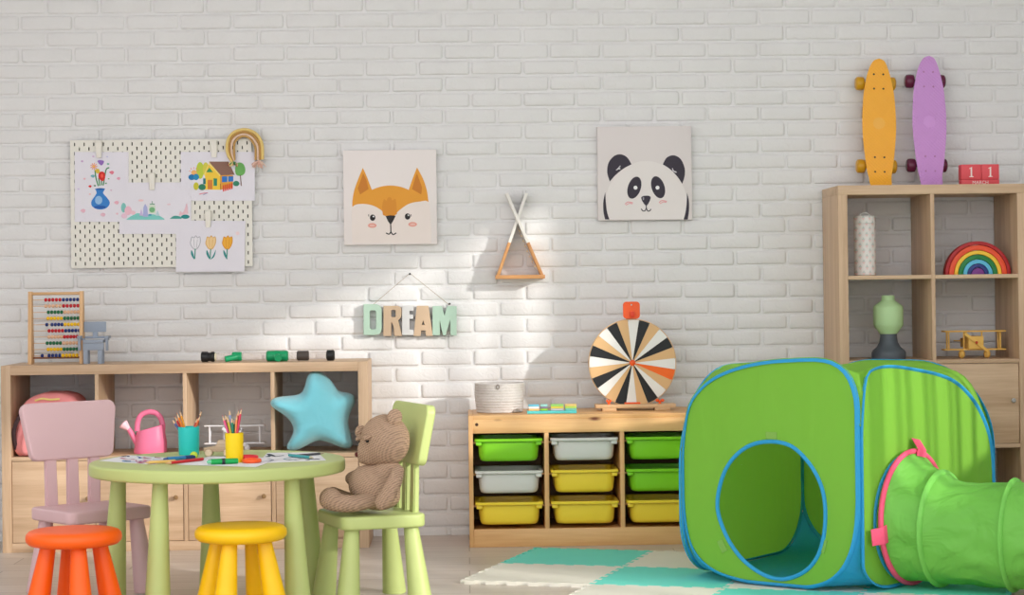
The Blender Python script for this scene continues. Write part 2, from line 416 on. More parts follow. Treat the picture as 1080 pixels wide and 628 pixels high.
# laminate floor
def floor():
    m, nt, b = newmat('laminate'); L = nt.links
    tc = N(nt, 'ShaderNodeTexCoord')
    br = N(nt, 'ShaderNodeTexBrick'); br.offset = 0.37; br.inputs['Scale'].default_value = 1; br.inputs['Brick Width'].default_value = 1.28; br.inputs['Row Height'].default_value = 0.19; br.inputs['Mortar Size'].default_value = 0.0022
    br.inputs['Color1'].default_value = rgb(218, 208, 199); br.inputs['Color2'].default_value = rgb(205, 193, 183); br.inputs['Mortar'].default_value = rgb(160, 146, 134)
    L.new(tc.outputs['Object'], br.inputs['Vector'])
    mp = N(nt, 'ShaderNodeMapping'); mp.inputs['Scale'].default_value = (1.5, 30, 1)
    L.new(tc.outputs['Object'], mp.inputs['Vector'])
    nz = N(nt, 'ShaderNodeTexNoise'); nz.inputs['Scale'].default_value = 2; nz.inputs['Detail'].default_value = 6
    L.new(mp.outputs[0], nz.inputs['Vector'])
    mx = N(nt, 'ShaderNodeMix', data_type='RGBA', blend_type='MULTIPLY'); mx.inputs[0].default_value = 0.42
    rp = N(nt, 'ShaderNodeValToRGB'); rp.color_ramp.elements[0].position = 0.3; rp.color_ramp.elements[0].color = (0.62, 0.58, 0.55, 1); rp.color_ramp.elements[1].position = 0.7; rp.color_ramp.elements[1].color = (1, 1, 1, 1)
    L.new(nz.outputs['Fac'], rp.inputs[0]); L.new(br.outputs[0], mx.inputs[6]); L.new(rp.outputs[0], mx.inputs[7]); L.new(mx.outputs[2], b.inputs['Base Color'])
    b.inputs['Roughness'].default_value = 0.35
    struct(MB().box((LX-0.12, -9.8, -0.1), (RX+0.12, 0.12, 0)).build('floor', m))
floor()

# ------------------------------------------------------------------ oak cube shelves
KF, KB = -0.40, -0.015
def knob(p, parent, m=brass):
    mb = MB(); mb.lathe([(0.004, 0), (0.004, 0.010), (0.009, 0.013), (0.0095, 0.019), (0.006, 0.023), (0.0, 0.0235)], 16, mat=Matrix.Translation(p) @ Matrix.Rotation(PI/2, 4, 'X'))
    return mb.build('knob', m, parent)
def door(name, x0, x1, z0, z1, root, kx):
    d = MB().box((x0+0.002, KF+0.004, z0+0.002), (x1-0.002, KF+0.020, z1-0.002), 0.001).build(name, oakX, root)
    knob(Vector((kx, KF+0.004, (z0+z1)/2+0.012)), d); return d
LSX, LSH = -1.8736, 0.7513
lsh = thing('cube_shelf', 'low pale oak cube shelf with four doors below, left against the wall', 'shelf', (LSX+0.735, -0.2, 0))
COLW = (1.47-0.076-0.048)/4; ROWH = (LSH-0.076-0.016)/2
LCOL = [(LSX+0.038+i*(COLW+0.016), LSX+0.038+i*(COLW+0.016)+COLW) for i in range(4)]
LZ_MID = 0.038+ROWH
def side(x0, x1, z0, z1, root, name='side_panel', m=None): return MB().box((x0, KF, z0), (x1, KB, z1), 0.0012).build(name, m or oakZ, root)
side(LSX, LSX+0.038, 0, LSH, lsh); side(LSX+1.432, LSX+1.47, 0, LSH, lsh)
MB().box((LSX+0.038, KF, LSH-0.038), (LSX+1.432, KB, LSH), 0.0012).build('top_panel', oakX, lsh)
MB().box((LSX+0.038, KF, 0), (LSX+1.432, KB, 0.038), 0.0012).build('bottom_panel', oakX, lsh)
for i in range(3): side(LCOL[i][1], LCOL[i][1]+0.016, 0.038, LSH-0.038, lsh, 'partition')
for a, b_ in LCOL: MB().box((a, KF, LZ_MID), (b_, KB, LZ_MID+0.016), 0.001).build('shelf_board', oakX, lsh)
for i, (a, b_) in enumerate(LCOL): door('door', a, b_, 0.038, LZ_MID, lsh, b_-0.030)

TSX, TSH = 1.513, 1.4419
tsh = thing('cube_shelf', 'tall pale oak cube shelf standing on the right behind the green tent', 'shelf', (TSX+0.385, -0.2, 0))
TROW = (TSH-0.076-0.048)/4
TZ = [0.038+i*(TROW+0.016) for i in range(4)]       # bottoms of the four rows
TCW = (0.77-0.076-0.016)/2; TCOL = [(TSX+0.038, TSX+0.038+TCW), (TSX+0.054+TCW, TSX+0.732)]
side(TSX, TSX+0.038, 0, TSH-0.038, tsh); side(TSX+0.732, TSX+0.77, 0, TSH-0.038, tsh)
MB().box((TSX, KF, TSH-0.038), (TSX+0.77, KB, TSH), 0.0012).build('top_panel', oakX, tsh)
MB().box((TSX+0.038, KF, 0), (TSX+0.732, KB, 0.038), 0.0012).build('bottom_panel', oakX, tsh)
side(TCOL[0][1], TCOL[0][1]+0.016, 0.038, TSH-0.038, tsh, 'partition')
for a, b_ in TCOL:
    for i in (1, 2, 3): MB().box((a, KF, TZ[i]-0.016), (b_, KB, TZ[i]), 0.001).build('shelf_board', oakX, tsh)
door('door', TCOL[1][0], TCOL[1][1], TZ[1], TZ[2]-0.016, tsh, TCOL[1][1]-0.028).children[0].data.materials[0] = steel

# ------------------------------------------------------------------ pine bin frame
FX, FF, FB, FH = 0.0011, -0.45, -0.02, 0.5297
fr = thing('toy_storage_frame', 'low pine frame holding nine plastic bins, standing between table and tent', 'storage unit', (FX+0.466, -0.23, 0))
FW = 0.932; PT = 0.018; CW = (FW-4*PT)/3
for k in range(4):
    x = FX+k*(CW+PT)
    MB().box((x, FF if k in (0, 3) else FF+0.003, 0 if k in (0, 3) else 0.07), (x+PT, FB, FH-0.001 if k in (0, 3) else FH-0.07), 0.002).build('side_panel' if k in (0, 3) else 'partition', pineZ, fr)
MB().box((FX+PT, FF+0.004, FH-0.018), (FX+FW-PT, FB, FH), 0.002).build('top_panel', pineX, fr)
MB().box((FX+PT, FF+0.002, FH-0.072), (FX+FW-PT, FF+0.02, FH-0.0175), 0.001).build('top_rail', pineX, fr)
MB().box((FX+PT, FF+0.002, 0), (FX+FW-PT, FF+0.02, 0.072), 0.002).build('plinth', pineX, fr)
MB().box((FX+PT, FF+0.021, 0.05), (FX+FW-PT, FB-0.012, 0.068), 0.001).build('bottom_panel', pineX, fr)
MB().box((FX+PT, FB-0.012, 0.0), (FX+FW-PT, FB, FH-0.018)).build('back_panel', wood((150, 110, 72), (120, 84, 52), 'X'), fr)  # added panel, its dark brown standing in for the shade behind the bins
for x in (FX+0.034,):
    mb = MB(); mb.lathe([(0.0, 0), (0.0065, 0), (0.0065, 0.0022), (0.004, 0.003), (0.0, 0.0015)], 16, mat=Matrix.Translation((x, FF+0.003, FH-0.036)) @ Matrix.Rotation(PI/2, 4, 'X')); mb.build('cam_screw', plain((70, 38, 22), 0.4), fr)
def make_bin(col):
    # local: x centre, y=0 at the front face, z=0 at the bottom; front faces -Y
    r = bpy.data.objects.new('storage_bin', None); C.objects.link(r)
    W, D, H = CW-0.022, 0.26, 0.092
    m = plain(col, 0.32, var=0.02)
    mb = MB(); n = 8
    def ring(ins, z, rad): return [(x, y, z) for x, y in rrect(-W/2+ins, ins, W/2-ins, D-ins, rad, n)]
    lv = [(0.026, 0.0, 0.03), (0.019, 0.004, 0.034), (0.014, 0.016, 0.036), (0.011, 0.045, 0.036), (0.008, H-0.01, 0.034), (0.008, H-0.002, 0.034), (0.0105, H-0.002, 0.034), (0.0135, 0.045, 0.034), (0.017, 0.012, 0.034), (0.03, 0.004, 0.03)]
    rs = [ring(*l) for l in lv]; k = len(rs[0]); vs = sum(rs, []); fs = []
    for i in range(len(rs)-1):
        for j in range(k): fs.append((i*k+j, i*k+(j+1) % k, (i+1)*k+(j+1) % k, (i+1)*k+j))
    fs.append(tuple(range(k))[::-1]); fs.append(tuple((len(rs)-1)*k+j for j in range(k)))
    mb.add(vs, fs); mb.build('tub', m, r, world=False)
    mb = MB()
    def ring2(ins, z, rad): return [(x, y, z) for x, y in rrect(-W/2+ins, ins-0.004, W/2-ins, D-ins, rad, n)]
    lv = [(0.0085, H-0.013, 0.02), (0.001, H-0.013, 0.014), (-0.004, H-0.010, 0.012), (-0.005, H-0.002, 0.012), (-0.003, H, 0.012), (0.008, H, 0.03), (0.0105, H-0.003, 0.034), (0.0085, H-0.013, 0.02)]
    rs = [ring2(*l) for l in lv]; vs = sum(rs, []); fs = []
    for i in range(len(rs)-1):
        for j in range(k): fs.append((i*k+j, i*k+(j+1) % k, (i+1)*k+(j+1) % k, (i+1)*k+j))
    mb.add(vs, fs)
    for s in (-1, 1):
        mb.box((s*(W/2-0.012)-0.012, 0.0, H-0.027), (s*(W/2-0.012)+0.012, 0.02, H-0.011), 0.004)
    mb.build('rim', m, r, world=False)
    return r
GREEN, WHT, YEL = (134, 214, 40), (222, 222, 218), (252, 222, 66)
BINS = [[(GREEN, 'lime green plastic bin in the upper left slot'), (WHT, 'white plastic bin in the upper middle slot'), (GREEN, 'lime green plastic bin in the upper right slot')],
        [(WHT, 'pale grey plastic bin in the left slot, middle row,'), (YEL, 'yellow plastic bin in the central slot under the white bin'), (GREEN, 'lime green plastic bin in the right slot, middle row,')],
        [(YEL, 'yellow plastic bin in the lower left slot'), (YEL, 'yellow plastic bin in the lower middle slot'), (YEL, 'yellow plastic bin in the lower right slot beside the tent')]]
proto = {}
for i, py in enumerate((463.2, 497.0, 530.2)):
    ztop = U(535, py, FF+0.004).z
    for j in range(3):
        col, lab = BINS[i][j]
        if col not in proto: proto[col] = make_bin(col); o = proto[col]
        else: o = cp(proto[col])
        o.location = (FX+PT+CW/2+j*(CW+PT), FF+0.006, ztop-0.092)
        tag(o, lab+' of the pine frame', 'storage bin', 'plastic bins in the pine frame')
# narrow runners carry the bins
for i, py in enumerate((463.2, 497.0, 530.2)):
    ztop = U(535, py, FF+0.004).z
    for j in range(3):
        x = FX+PT+j*(CW+PT)
        for a in (x, x+CW-0.011): MB().box((a, FF+0.03, ztop-0.020), (a+0.011, FB-0.02, ztop-0.0135)).build('runner', pineY, fr)

# ------------------------------------------------------------------ children's table, chairs, stools
LIME = (189, 202, 128)
def leg_mb(top, bot, r0, r1, z0, z1):
    # conical splayed leg with a rounded foot edge
    a = Vector((*bot, z0)); b = Vector((*top, z1)); n = 10; path = []; rr = []
    path += [a, a+(b-a)*0.006]; rr += [r1-0.004, r1-0.0005]
    for k in range(n+1):
        t = 0.015+k/n*0.985; path.append(a+(b-a)*t); rr.append(r1+(r0-r1)*t)
    return MB().tube(path, rr, 24, up=(1, 0, 0))
def slab(pts, z0, z1, bev): return MB().prism(pts, z0, z1, 'Z', bev, 4)
TC = Vector((-0.838, -1.85, 0)); TR = 0.425
lime = plain(LIME, 0.42, var=0.02)
tb = thing('play_table', 'round lime green plastic children\'s table covered with drawings and pencils', 'table', TC)
slab(circ(TC.x, TC.y, TR, n=96), 0.437, 0.48, 0.010).build('tabletop', lime, tb)
for k in (-117, -38, 33, 101, 179):
    a = math.radians(k); d = Vector((math.cos(a), math.sin(a)))
    mb = leg_mb((TC.x+0.332*d.x, TC.y+0.332*d.y), (TC.x+0.356*d.x, TC.y+0.356*d.y), 0.024, 0.044, 0, 0.44); mb.build('leg', lime, tb)
def chair(name, label, loc, rz, m, group):
    r = thing(name, label, 'chair', loc, rz, group)
    slab(rrect(-0.145, -0.165, 0.145, 0.165, 0.035), 0.256, 0.30, 0.009).build('seat', m, r, world=False)
    for sx, sy in ((1, 1), (1, -1), (-1, 1), (-1, -1)):
        leg_mb((sx*0.102, sy*0.118), (sx*0.126, sy*0.140), 0.024, 0.041, 0, 0.259).build('leg', m, r, world=False)
    for y in (-0.087, 0.0, 0.087):
        mb = MB(); A = Vector((-0.125, y*0.97, 0.29)); B = Vector((-0.130, y, 0.49))
        pr = []
        for P_, w, th in ((A, 0.023, 0.010), (B, 0.021, 0.009)):
            pr.append([(P_.x-th, P_.y-w, P_.z), (P_.x+th, P_.y-w, P_.z), (P_.x+th, P_.y+w, P_.z), (P_.x-th, P_.y+w, P_.z)])
        bm = bmesh.new(); vs = [bm.verts.new(p) for p in pr[0]+pr[1]]
        for f in ((3, 2, 1, 0), (4, 5, 6, 7), (0, 1, 5, 4), (1, 2, 6, 5), (2, 3, 7, 6), (3, 0, 4, 7)): bm.faces.new([vs[i] for i in f])
        bmesh.ops.bevel(bm, geom=list(bm.edges), offset=0.004, segments=2, affect='EDGES')
        mb.bm(bm); mb.build('back_slat', m, r, world=False)
    # back panel: trapezoid with soft corners, leaning back
    H_ = 0.205; wt, wb = 0.186, 0.166
    pl = []
    for (y, z) in rrect(-1, 0, 1, 1, 0.16, 8):
        pass
    out = []
    for cx_, cz_, a0 in ((wt-0.03, H_-0.03, 0), (-wt+0.03, H_-0.03, PI/2), (-wb+0.032, 0.032, PI), (wb-0.032, 0.032, 1.5*PI)):
        for k in range(9):
            a = a0+PI/2*k/8; out.append((cx_+0.03*math.cos(a), cz_+0.03*math.sin(a)))
    mb = MB().prism(out, -0.016, 0.016, 'X', 0.007, 4)
    # slight concave curve front to back
    for v in mb.v: v.x += 0.10*v.y*v.y*4*0.35
    tilt = Matrix.Translation((-0.132, 0, 0.455)) @ Matrix.Rotation(math.radians(-9), 4, 'Y')
    mb.v = [tilt @ v for v in mb.v]
    mb.build('backrest', m, r, world=False)
    return r
PINKC = (222, 186, 190)
pc = chair('small_chair', 'pale pink plastic children\'s chair at the left end of the table', (-1.315, -1.55, 0), math.radians(-50), plain(PINKC, 0.42, var=0.02), 'small plastic chairs at the table')
gc = chair('small_chair', 'lime green plastic children\'s chair that seats the crocheted bear', (-0.330, -1.84, 0), math.radians(180+20), lime, 'small plastic chairs at the table')
def stool(label, loc, rz, col, R):
    loc = (loc[0], loc[1], 0)
    m = plain(col, 0.38, var=0.02)
    r = thing('stool', label, 'stool', loc, rz, 'small plastic stools')
    mb = MB(); mb.lathe([(0, 0.250), (R-0.03, 0.250), (R-0.012, 0.254), (R-0.002, 0.264), (R, 0.275), (R-0.002, 0.286), (R-0.010, 0.295), (R-0.022, 0.2992), (R-0.05, 0.300), (0, 0.300)], 64)
    mb.build('seat', m, r, world=False)
    for k in range(4):
        a = PI/4+k*PI/2; leg_mb((0.080*math.cos(a), 0.080*math.sin(a)), (0.128*math.cos(a), 0.128*math.sin(a)), 0.024, 0.042, 0, 0.252).build('leg', m, r, world=False)
    return r
stool('bright orange round plastic stool in front of the pink chair', tuple(G(77.8, 558.5, 0.30)), math.radians(-25), (255, 98, 10), 0.150)
stool('sunny yellow round plastic stool in front of the table', tuple(G(254, 554, 0.30)), math.radians(25), (255, 200, 8), 0.1465)

# ------------------------------------------------------------------ things on the table
ZT = 0.4802
def on_t(px, py, dz=0.0): return G(px, py, ZT+dz)
def sheet(label, corners, arts, dz, cat='drawing'):
    P = [G(x, y, ZT+dz) for x, y in corners]
    c = sum(P, Vector())/4; 
    mb = MB(); n = 4
    mb.add([p for p in P]+[p+Vector((0, 0, 0.0004)) for p in P], [(3, 2, 1, 0), (4, 5, 6, 7), (0, 1, 5, 4), (1, 2, 6, 5), (2, 3, 7, 6), (3, 0, 4, 7)])
    mats = [plain((236, 236, 240), 0.8)]; k = 0
    def at(u, v): return (P[0]*(1-u)+P[1]*u)*(1-v)+(P[3]*(1-u)+P[2]*u)*v
    for pts, w, col in arts:
        m = plain(col, 0.8); 
        if m not in mats: mats.append(m)
        k += 1
        poly = stroke(pts, w) if w else pts
        mb.add([at(u, v)+Vector((0, 0, 0.0005+0.00008*k)) for u, v in poly], [tuple(range(len(poly)))], mats.index(m))
    o = mb.build('drawing_sheet', mats, None, loc=(c.x, c.y, ZT+dz)); return tag(o, label, cat, 'drawings lying on the table')
rg = random.Random(5)
def doodle(cols, n):
    out = []
    for i in range(n):
        u, v = rg.uniform(.12, .88), rg.uniform(.12, .88); p = [(u, v)]
        for k in range(4): p.append((min(.97, max(.03, p[-1][0]+rg.uniform(-.16, .16))), min(.97, max(.03, p[-1][1]+rg.uniform(-.16, .16)))))
        out.append((spline(p, 4), rg.uniform(.02, .05), rg.choice(cols)))
    return out
sheet('sheet with blue and pink doodles on the left side of the table', [(104, 486.5), (135, 480.5), (190, 484), (163, 490.5)], doodle([(80, 120, 190), (120, 160, 210), (210, 120, 150), (90, 90, 120)], 14), 0.0)
sheet('white sheet under the green marker on the table', [(186, 490.5), (222, 481.5), (296, 483.5), (270, 493)], doodle([(170, 175, 190), (200, 190, 205)], 5), 0.0009)
sheet('sheet with grey pencil lines on the right side of the table', [(272, 489), (282, 478), (335, 477.5), (344, 486)], doodle([(90, 100, 115), (120, 160, 175), (150, 150, 160)], 9), 0.0)
ZP = 0.003
def pen(name, label, cat, p0, p1, r, cols, cap=None, group='pens and pencils lying on the table', dz=0.0, parts=None):
    a = G(*p0, ZT+r+dz); b = G(*p1, ZT+r+dz); d = b-a; root = thing(name, label, cat, (a.x, a.y, ZT+dz), 0, group)
    MB().tube([a+d*t for t in (0.0, 0.02, 0.86)], [r*0.9, r, r], 10).build('barrel', plain(cols[0], 0.4), root)
    MB().tube([a+d*0.86, a+d*0.97, b], [r*(1 if name == 'pencil' else 0.75), r*0.3 if name == 'pencil' else r*0.6, r*0.1], 10).build('tip', plain(cols[1], 0.6), root)
    if parts:
        t0, t1, col, rr = parts; MB().tube([a+d*t0, a+d*t1], r*rr, 12).build('cap_band', plain(col, 0.4), root)
    return root
pen('marker', 'thick green marker lying in front of the yellow cup', 'marker', (251, 486.4), (218, 487.6), 0.0092, ((20, 165, 80), (120, 200, 160)), parts=(0.42, 0.52, (40, 40, 50), 1.08), dz=0.0016)
pen('pencil', 'red pencil lying on the drawings in the middle of the table', 'pencil', (214, 484.4), (174, 489.2), 0.0052, ((205, 40, 50), (225, 180, 140)), dz=0.0016)
pen('pencil', 'sandy yellow pencil lying left of the red pencil', 'pencil', (185, 486.6), (152, 488.3), 0.0052, ((232, 190, 110), (220, 180, 140)), dz=0.0016)
pen('marker', 'blue marker lying in front of the teal cup', 'marker', (205, 482.2), (172, 484.8), 0.0065, ((50, 130, 190), (60, 90, 140)), parts=(0.0, 0.30, (30, 60, 110), 1.1), dz=0.0016)
pen('pencil', 'teal pencil lying on the right of the table', 'pencil', (305, 480.4), (331, 483.2), 0.005, ((60, 160, 165), (200, 190, 160)), dz=0.0016)
pen('pencil', 'dark grey pencil lying behind the teal pencil', 'pencil', (308, 481.2), (342, 478.4), 0.004, ((80, 80, 90), (190, 170, 150)), dz=0.0016)
o = MB().ell(G(204.5, 480.5, ZT+0.013), (0.013, 0.013, 0.0125), 20, 12).build('ball', plain((190, 215, 70), 0.6), None, loc=(G(204.5, 480.5, ZT).x, G(204.5, 480.5, ZT).y, ZT)); tag(o, 'small lime ball on the table beside the teal cup', 'ball')
# scissors with ring handles
sc = G(263, 485, ZT+0.004); root = thing('scissors', 'safety scissors with red and orange ring handles beside the yellow cup', 'scissors', (sc.x, sc.y, ZT))
def ringp(px, py, rx, ry, z, rot=0): 
    c = G(px, py, z); return [(c.x+a, c.y+b_, z) for a, b_ in circ(0, 0, rx, ry, 24, rot)]
MB().tube(ringp(261, 482.5, 0.030, 0.030, ZT+0.014), 0.0065, 10, True).build('handle', plain((225, 35, 50), 0.4), root)
MB().tube(ringp(265.5, 486.0, 0.026, 0.034, ZT+0.0085), 0.0065, 10, True).build('handle', plain((250, 95, 35), 0.4), root)
pA = G(255, 484.5, ZT+0.011); MB().box((pA.x-0.11, pA.y-0.006, ZT+0.008), (pA.x, pA.y+0.006, ZT+0.0115), 0.001).build('blade', steel, root)
# wooden toy behind the yellow cup
wt_ = G(229, 481.5, ZT); root = thing('wooden_toy_car', 'small natural wood toy on wheels half hidden by the yellow cup', 'toy', (wt_.x, wt_.y, ZT))
lw = plain((222, 200, 172), 0.6); x, y = wt_.x, wt_.y
mb = MB().prism([(x-0.045, ZT+0.016), (x+0.055, ZT+0.016), (x+0.055, ZT+0.030), (x+0.035, ZT+0.034), (x+0.028, ZT+0.056), (x+0.006, ZT+0.056), (x-0.004, ZT+0.036), (x-0.045, ZT+0.030)], y-0.014, y+0.014, 'Y', 0.003); mb.build('body', wood((205, 180, 150), (165, 138, 110), 'X', 2), root)
for dx in (-0.027, 0.036):
    for dy in (-0.021, 0.021):
        MB().lathe([(0, -0.005), (0.010, -0.005), (0.0125, -0.002), (0.0125, 0.002), (0.010, 0.005), (0, 0.005)], 20, mat=Matrix.Translation((x+dx, y+dy, ZT+0.0125)) @ Matrix.Rotation(PI/2, 4, 'X')).build('wheel', lw, root)
# cups with pencils
def cup(label, px0, px1, pyt, pyb, col):
    c0 = G((px0+px1)/2, pyb, ZT); c = c0+Vector((0, 0.03, 0)); 
    R = (U(px1, pyb, c.y)-U(px0, pyb, c.y)).length/2; H_ = U((px0+px1)/2, pyt, c.y).z-ZT
    mb = MB().lathe([(0, 0.0015), (R*0.93, 0.0), (R*0.94, 0.002), (R, H_-0.001), (R-0.001, H_), (R-0.0025, H_-0.001), (R*0.91, 0.004), (0, 0.004)], 48, c=(c.x, c.y, ZT))
    o = mb.build('pencil_cup', plain(col, 0.4, var=0.02), None, loc=(c.x, c.y, ZT)); tag(o, label, 'cup', 'pencil cups on the table'); return c, R, H_
def cup_pencil(c, R, px_top, py_top, dy, col, label, group, tipc=(228, 190, 150), lead=None):
    T_ = U(px_top, py_top, c.y+dy); base = Vector((c.x+(c.x-T_.x)*0.25, c.y+dy*0.4, ZT+0.009))
    base.x = max(c.x-R*0.7, min(c.x+R*0.7, base.x))
    d = T_-base; Ln = d.length; r = 0.0038; mb = MB()
    t1, t2 = 1-0.019/Ln, 1-0.005/Ln
    mb.tube([base, base+d*t1], r, 6, mi=0); mb.tube([base+d*t1, base+d*t2], [r, r*0.32], 6, mi=1); mb.tube([base+d*t2, T_], [r*0.32, r*0.05], 6, mi=2)
    o = mb.build('pencil', [plain(col, 0.4), plain(tipc, 0.6), plain(lead or col, 0.5)], None, loc=tuple(base)); tag(o, label, 'pencil', group)
cA, RA, HA = cup('turquoise pencil cup on the table beside the left drawings', 186.8, 209.4, 450.2, 480.5, (40, 200, 196))
gA = 'pencils in the turquoise cup'
for px, py, dy, col, lab in ((181.2, 442, 0.0, (80, 90, 150), 'slate blue pencil leaning furthest left in the turquoise cup'), (184.0, 439, 0.012, (205, 40, 45), 'red pencil leaning left in the turquoise cup, beside the slate blue one'),
        (186.4, 435.5, -0.01, (240, 130, 30), 'orange pencil standing on the left in the turquoise cup'), (189.6, 433.5, 0.008, (245, 165, 40), 'amber pencil, tallest of the left bunch in the turquoise cup'),
        (213.0, 433.0, 0.01, (70, 40, 50), 'dark maroon pencil leaning furthest right in the turquoise cup'), (211.5, 438, -0.006, (225, 110, 60), 'orange red pencil leaning right in the turquoise cup'), (208.5, 440.5, 0.0, (190, 60, 60), 'brick red pencil on the right side of the turquoise cup')):
    cup_pencil(cA, RA, px, py, dy, col, lab, gA)
cB, RB, HB = cup('yellow pencil cup at the front of the table', 236.6, 256.0, 456.8, 489.0, (250, 214, 20))
gB = 'pencils in the yellow cup'
for px, py, dy, col, lab in ((234.4, 438, 0.0, (235, 90, 140), 'pink pencil leaning furthest left in the yellow cup'), (237.2, 437, 0.012, (150, 110, 60), 'brown pencil behind the pink one in the yellow cup'),
        (239.6, 439.5, -0.008, (200, 180, 60), 'olive yellow pencil left of the middle in the yellow cup'), (241.7, 432.0, 0.006, (150, 160, 200), 'lavender grey pencil, tallest on the left in the yellow cup'),
        (244.2, 440.0, -0.004, (30, 140, 110), 'sea green pencil in the middle of the yellow cup'), (246.6, 441.5, 0.01, (40, 110, 60), 'dark green pencil right of the middle in the yellow cup'),
        (249.9, 437.0, 0.0, (235, 150, 90), 'peach orange pencil on the right in the yellow cup'), (251.6, 432.5, 0.012, (190, 50, 50), 'dark red pencil near the right rim of the yellow cup'), (254.6, 431.0, -0.004, (220, 60, 90), 'crimson pencil with white tip, furthest right in the yellow cup')):
    cup_pencil(cB, RB, px, py, dy, col, lab, gB)

# ------------------------------------------------------------------ crocheted bear on the green chair
YARN = (184, 154, 130)
kn = knit(YARN); kn2 = knit((176, 146, 122))
BY = -1.915
def bp_(u, v, dy=0.0): return U(320+u/4.487, 420+v/4.487, BY+dy)
S_ = (U(470, 480, BY)-U(370, 480, BY)).length/100/4.487      # metres per crop pixel
pel = bp_(335, 500)
bear = thing('teddy_bear', 'brown crocheted teddy bear sitting on the green chair facing the table', 'teddy bear', (pel.x, BY, 0.302))
def Ry(deg): return Matrix.Rotation(math.radians(deg), 3, 'Y')
def remesh(mb, vox=0.006, sm=6):
    # melt the overlapping balls into one continuous skin
    me = bpy.data.meshes.new('t'); me.from_pydata([tuple(v) for v in mb.v], [], mb.f); o = bpy.data.objects.new('t', me); C.objects.link(o)
    m = o.modifiers.new('r', 'REMESH'); m.mode = 'VOXEL'; m.voxel_size = vox
    s = o.modifiers.new('s', 'SMOOTH'); s.iterations = sm; s.factor = 0.6
    dg = bpy.context.evaluated_depsgraph_get(); m2 = bpy.data.meshes.new_from_object(o.evaluated_get(dg))
    r = MB(); r.add([v.co.copy() for v in m2.vertices], [tuple(p.vertices) for p in m2.polygons])
    for v in r.v: v.z = max(v.z, 0.3008)
    bpy.data.objects.remove(o); bpy.data.meshes.remove(me); bpy.data.meshes.remove(m2); return r
mb = MB()
mb.ell(bp_(388, 200), (118*S_, 116*S_, 124*S_), mat=Ry(-12))
mb.ell(bp_(326, 252), (74*S_, 68*S_, 70*S_), mat=Ry(20))
mb.ell(bp_(294, 280), (40*S_, 44*S_, 36*S_))
hd = remesh(mb).build('head', kn, bear, smooth=180)
mb = MB(); mb.ell(bp_(336, 424), (130*S_, 106*S_, 104*S_), mat=Ry(28)); mb.ell(bp_(400, 345), (72*S_, 72*S_, 62*S_), mat=Ry(30)); mb.ell(bp_(352, 470), (108*S_, 96*S_, 62*S_))
remesh(mb).build('torso', kn, bear, smooth=180)
def ear(u, v, dy, r, rot):
    mb = MB(); p = bp_(u, v, dy); R3 = Matrix.Rotation(math.radians(rot), 3, 'Z') @ Ry(14)
    mb.ell(p, (r*S_, r*S_*0.55, r*S_*1.05), mat=R3)
    e = mb.build('ear', kn, bear, smooth=180)
ear(432, 92, -0.045, 38, 25); ear(272, 160, 0.062, 30, 25)
def limb(name, pts, rs, m=kn, dy=None):
    P_ = [bp_(*p) for p in pts]; sp = spline([tuple(p) for p in P_], 6); n = len(sp); rr = []
    for i in range(n):
        t = i/(n-1)*(len(rs)-1); k = min(int(t), len(rs)-2); rr.append((rs[k]+(rs[k+1]-rs[k])*(t-k))*S_)
    mb = MB().tube(sp, rr, 18); mb.ell(sp[0], rr[0]*1.0, 18, 10); mb.ell(sp[-1], rr[-1]*1.0, 18, 10)
    remesh(mb, 0.005, 4).build(name, m, bear, smooth=180)
limb('arm', [(448, 345, -0.075), (430, 400, -0.105), (395, 465, -0.115), (372, 496, -0.115)], [30, 37, 40, 36])
limb('arm', [(330, 340, 0.07), (270, 365, 0.105), (228, 382, 0.10)], [34, 36, 32], kn2)
limb('leg', [(318, 484, -0.055), (240, 500, -0.085), (165, 496, -0.095), (128, 478, -0.098)], [38, 40, 44, 54])
limb('leg', [(300, 490, 0.055), (220, 488, 0.085), (140, 468, 0.095)], [36, 40, 48], kn2)
mb = MB().ell(bp_(256, 268, 0.0), (13*S_, 15*S_, 13*S_), 16, 10); mb.build('nose', plain((88, 34, 32), 0.7), bear)
for u, v, dy in ((302, 203, -0.062), (266, 206, 0.040)):
    MB().ell(bp_(u, v, dy), (9*S_, 9*S_, 9*S_), 12, 8).build('eye', plain((20, 16, 15), 0.2), bear)
    p = bp_(u, v-10, dy)
    MB().ell(p+Vector((0.0, -0.002, 0.004)), (22*S_, 15*S_, 13*S_), 16, 8, mat=Ry(-25)).build('eyelid', kn, bear, smooth=180)
# seam line round the neck
# ------------------------------------------------------------------ wall pieces
def canvas(name, label, px0, py0, px1, py1, depth, bg):
    Yf = -0.0095-depth
    P = [U(px0, py1, Yf), U(px1, py1, Yf), U(px1, py0, Yf), U(px0, py0, Yf)]
    x0 = (P[0].x+P[3].x)/2; x1 = (P[1].x+P[2].x)/2; z0 = (P[0].z+P[1].z)/2; z1 = (P[2].z+P[3].z)/2
    r = thing(name, label, 'wall art', ((x0+x1)/2, -0.0095, z0))
    MB().box((x0, Yf, z0), (x1, -0.0095, z1), 0.002).build('stretched_canvas', fabric(bg, 0.8, 0.0, 5, 0.15), r)
    return r, Yf, (x0, x1, z0, z1)
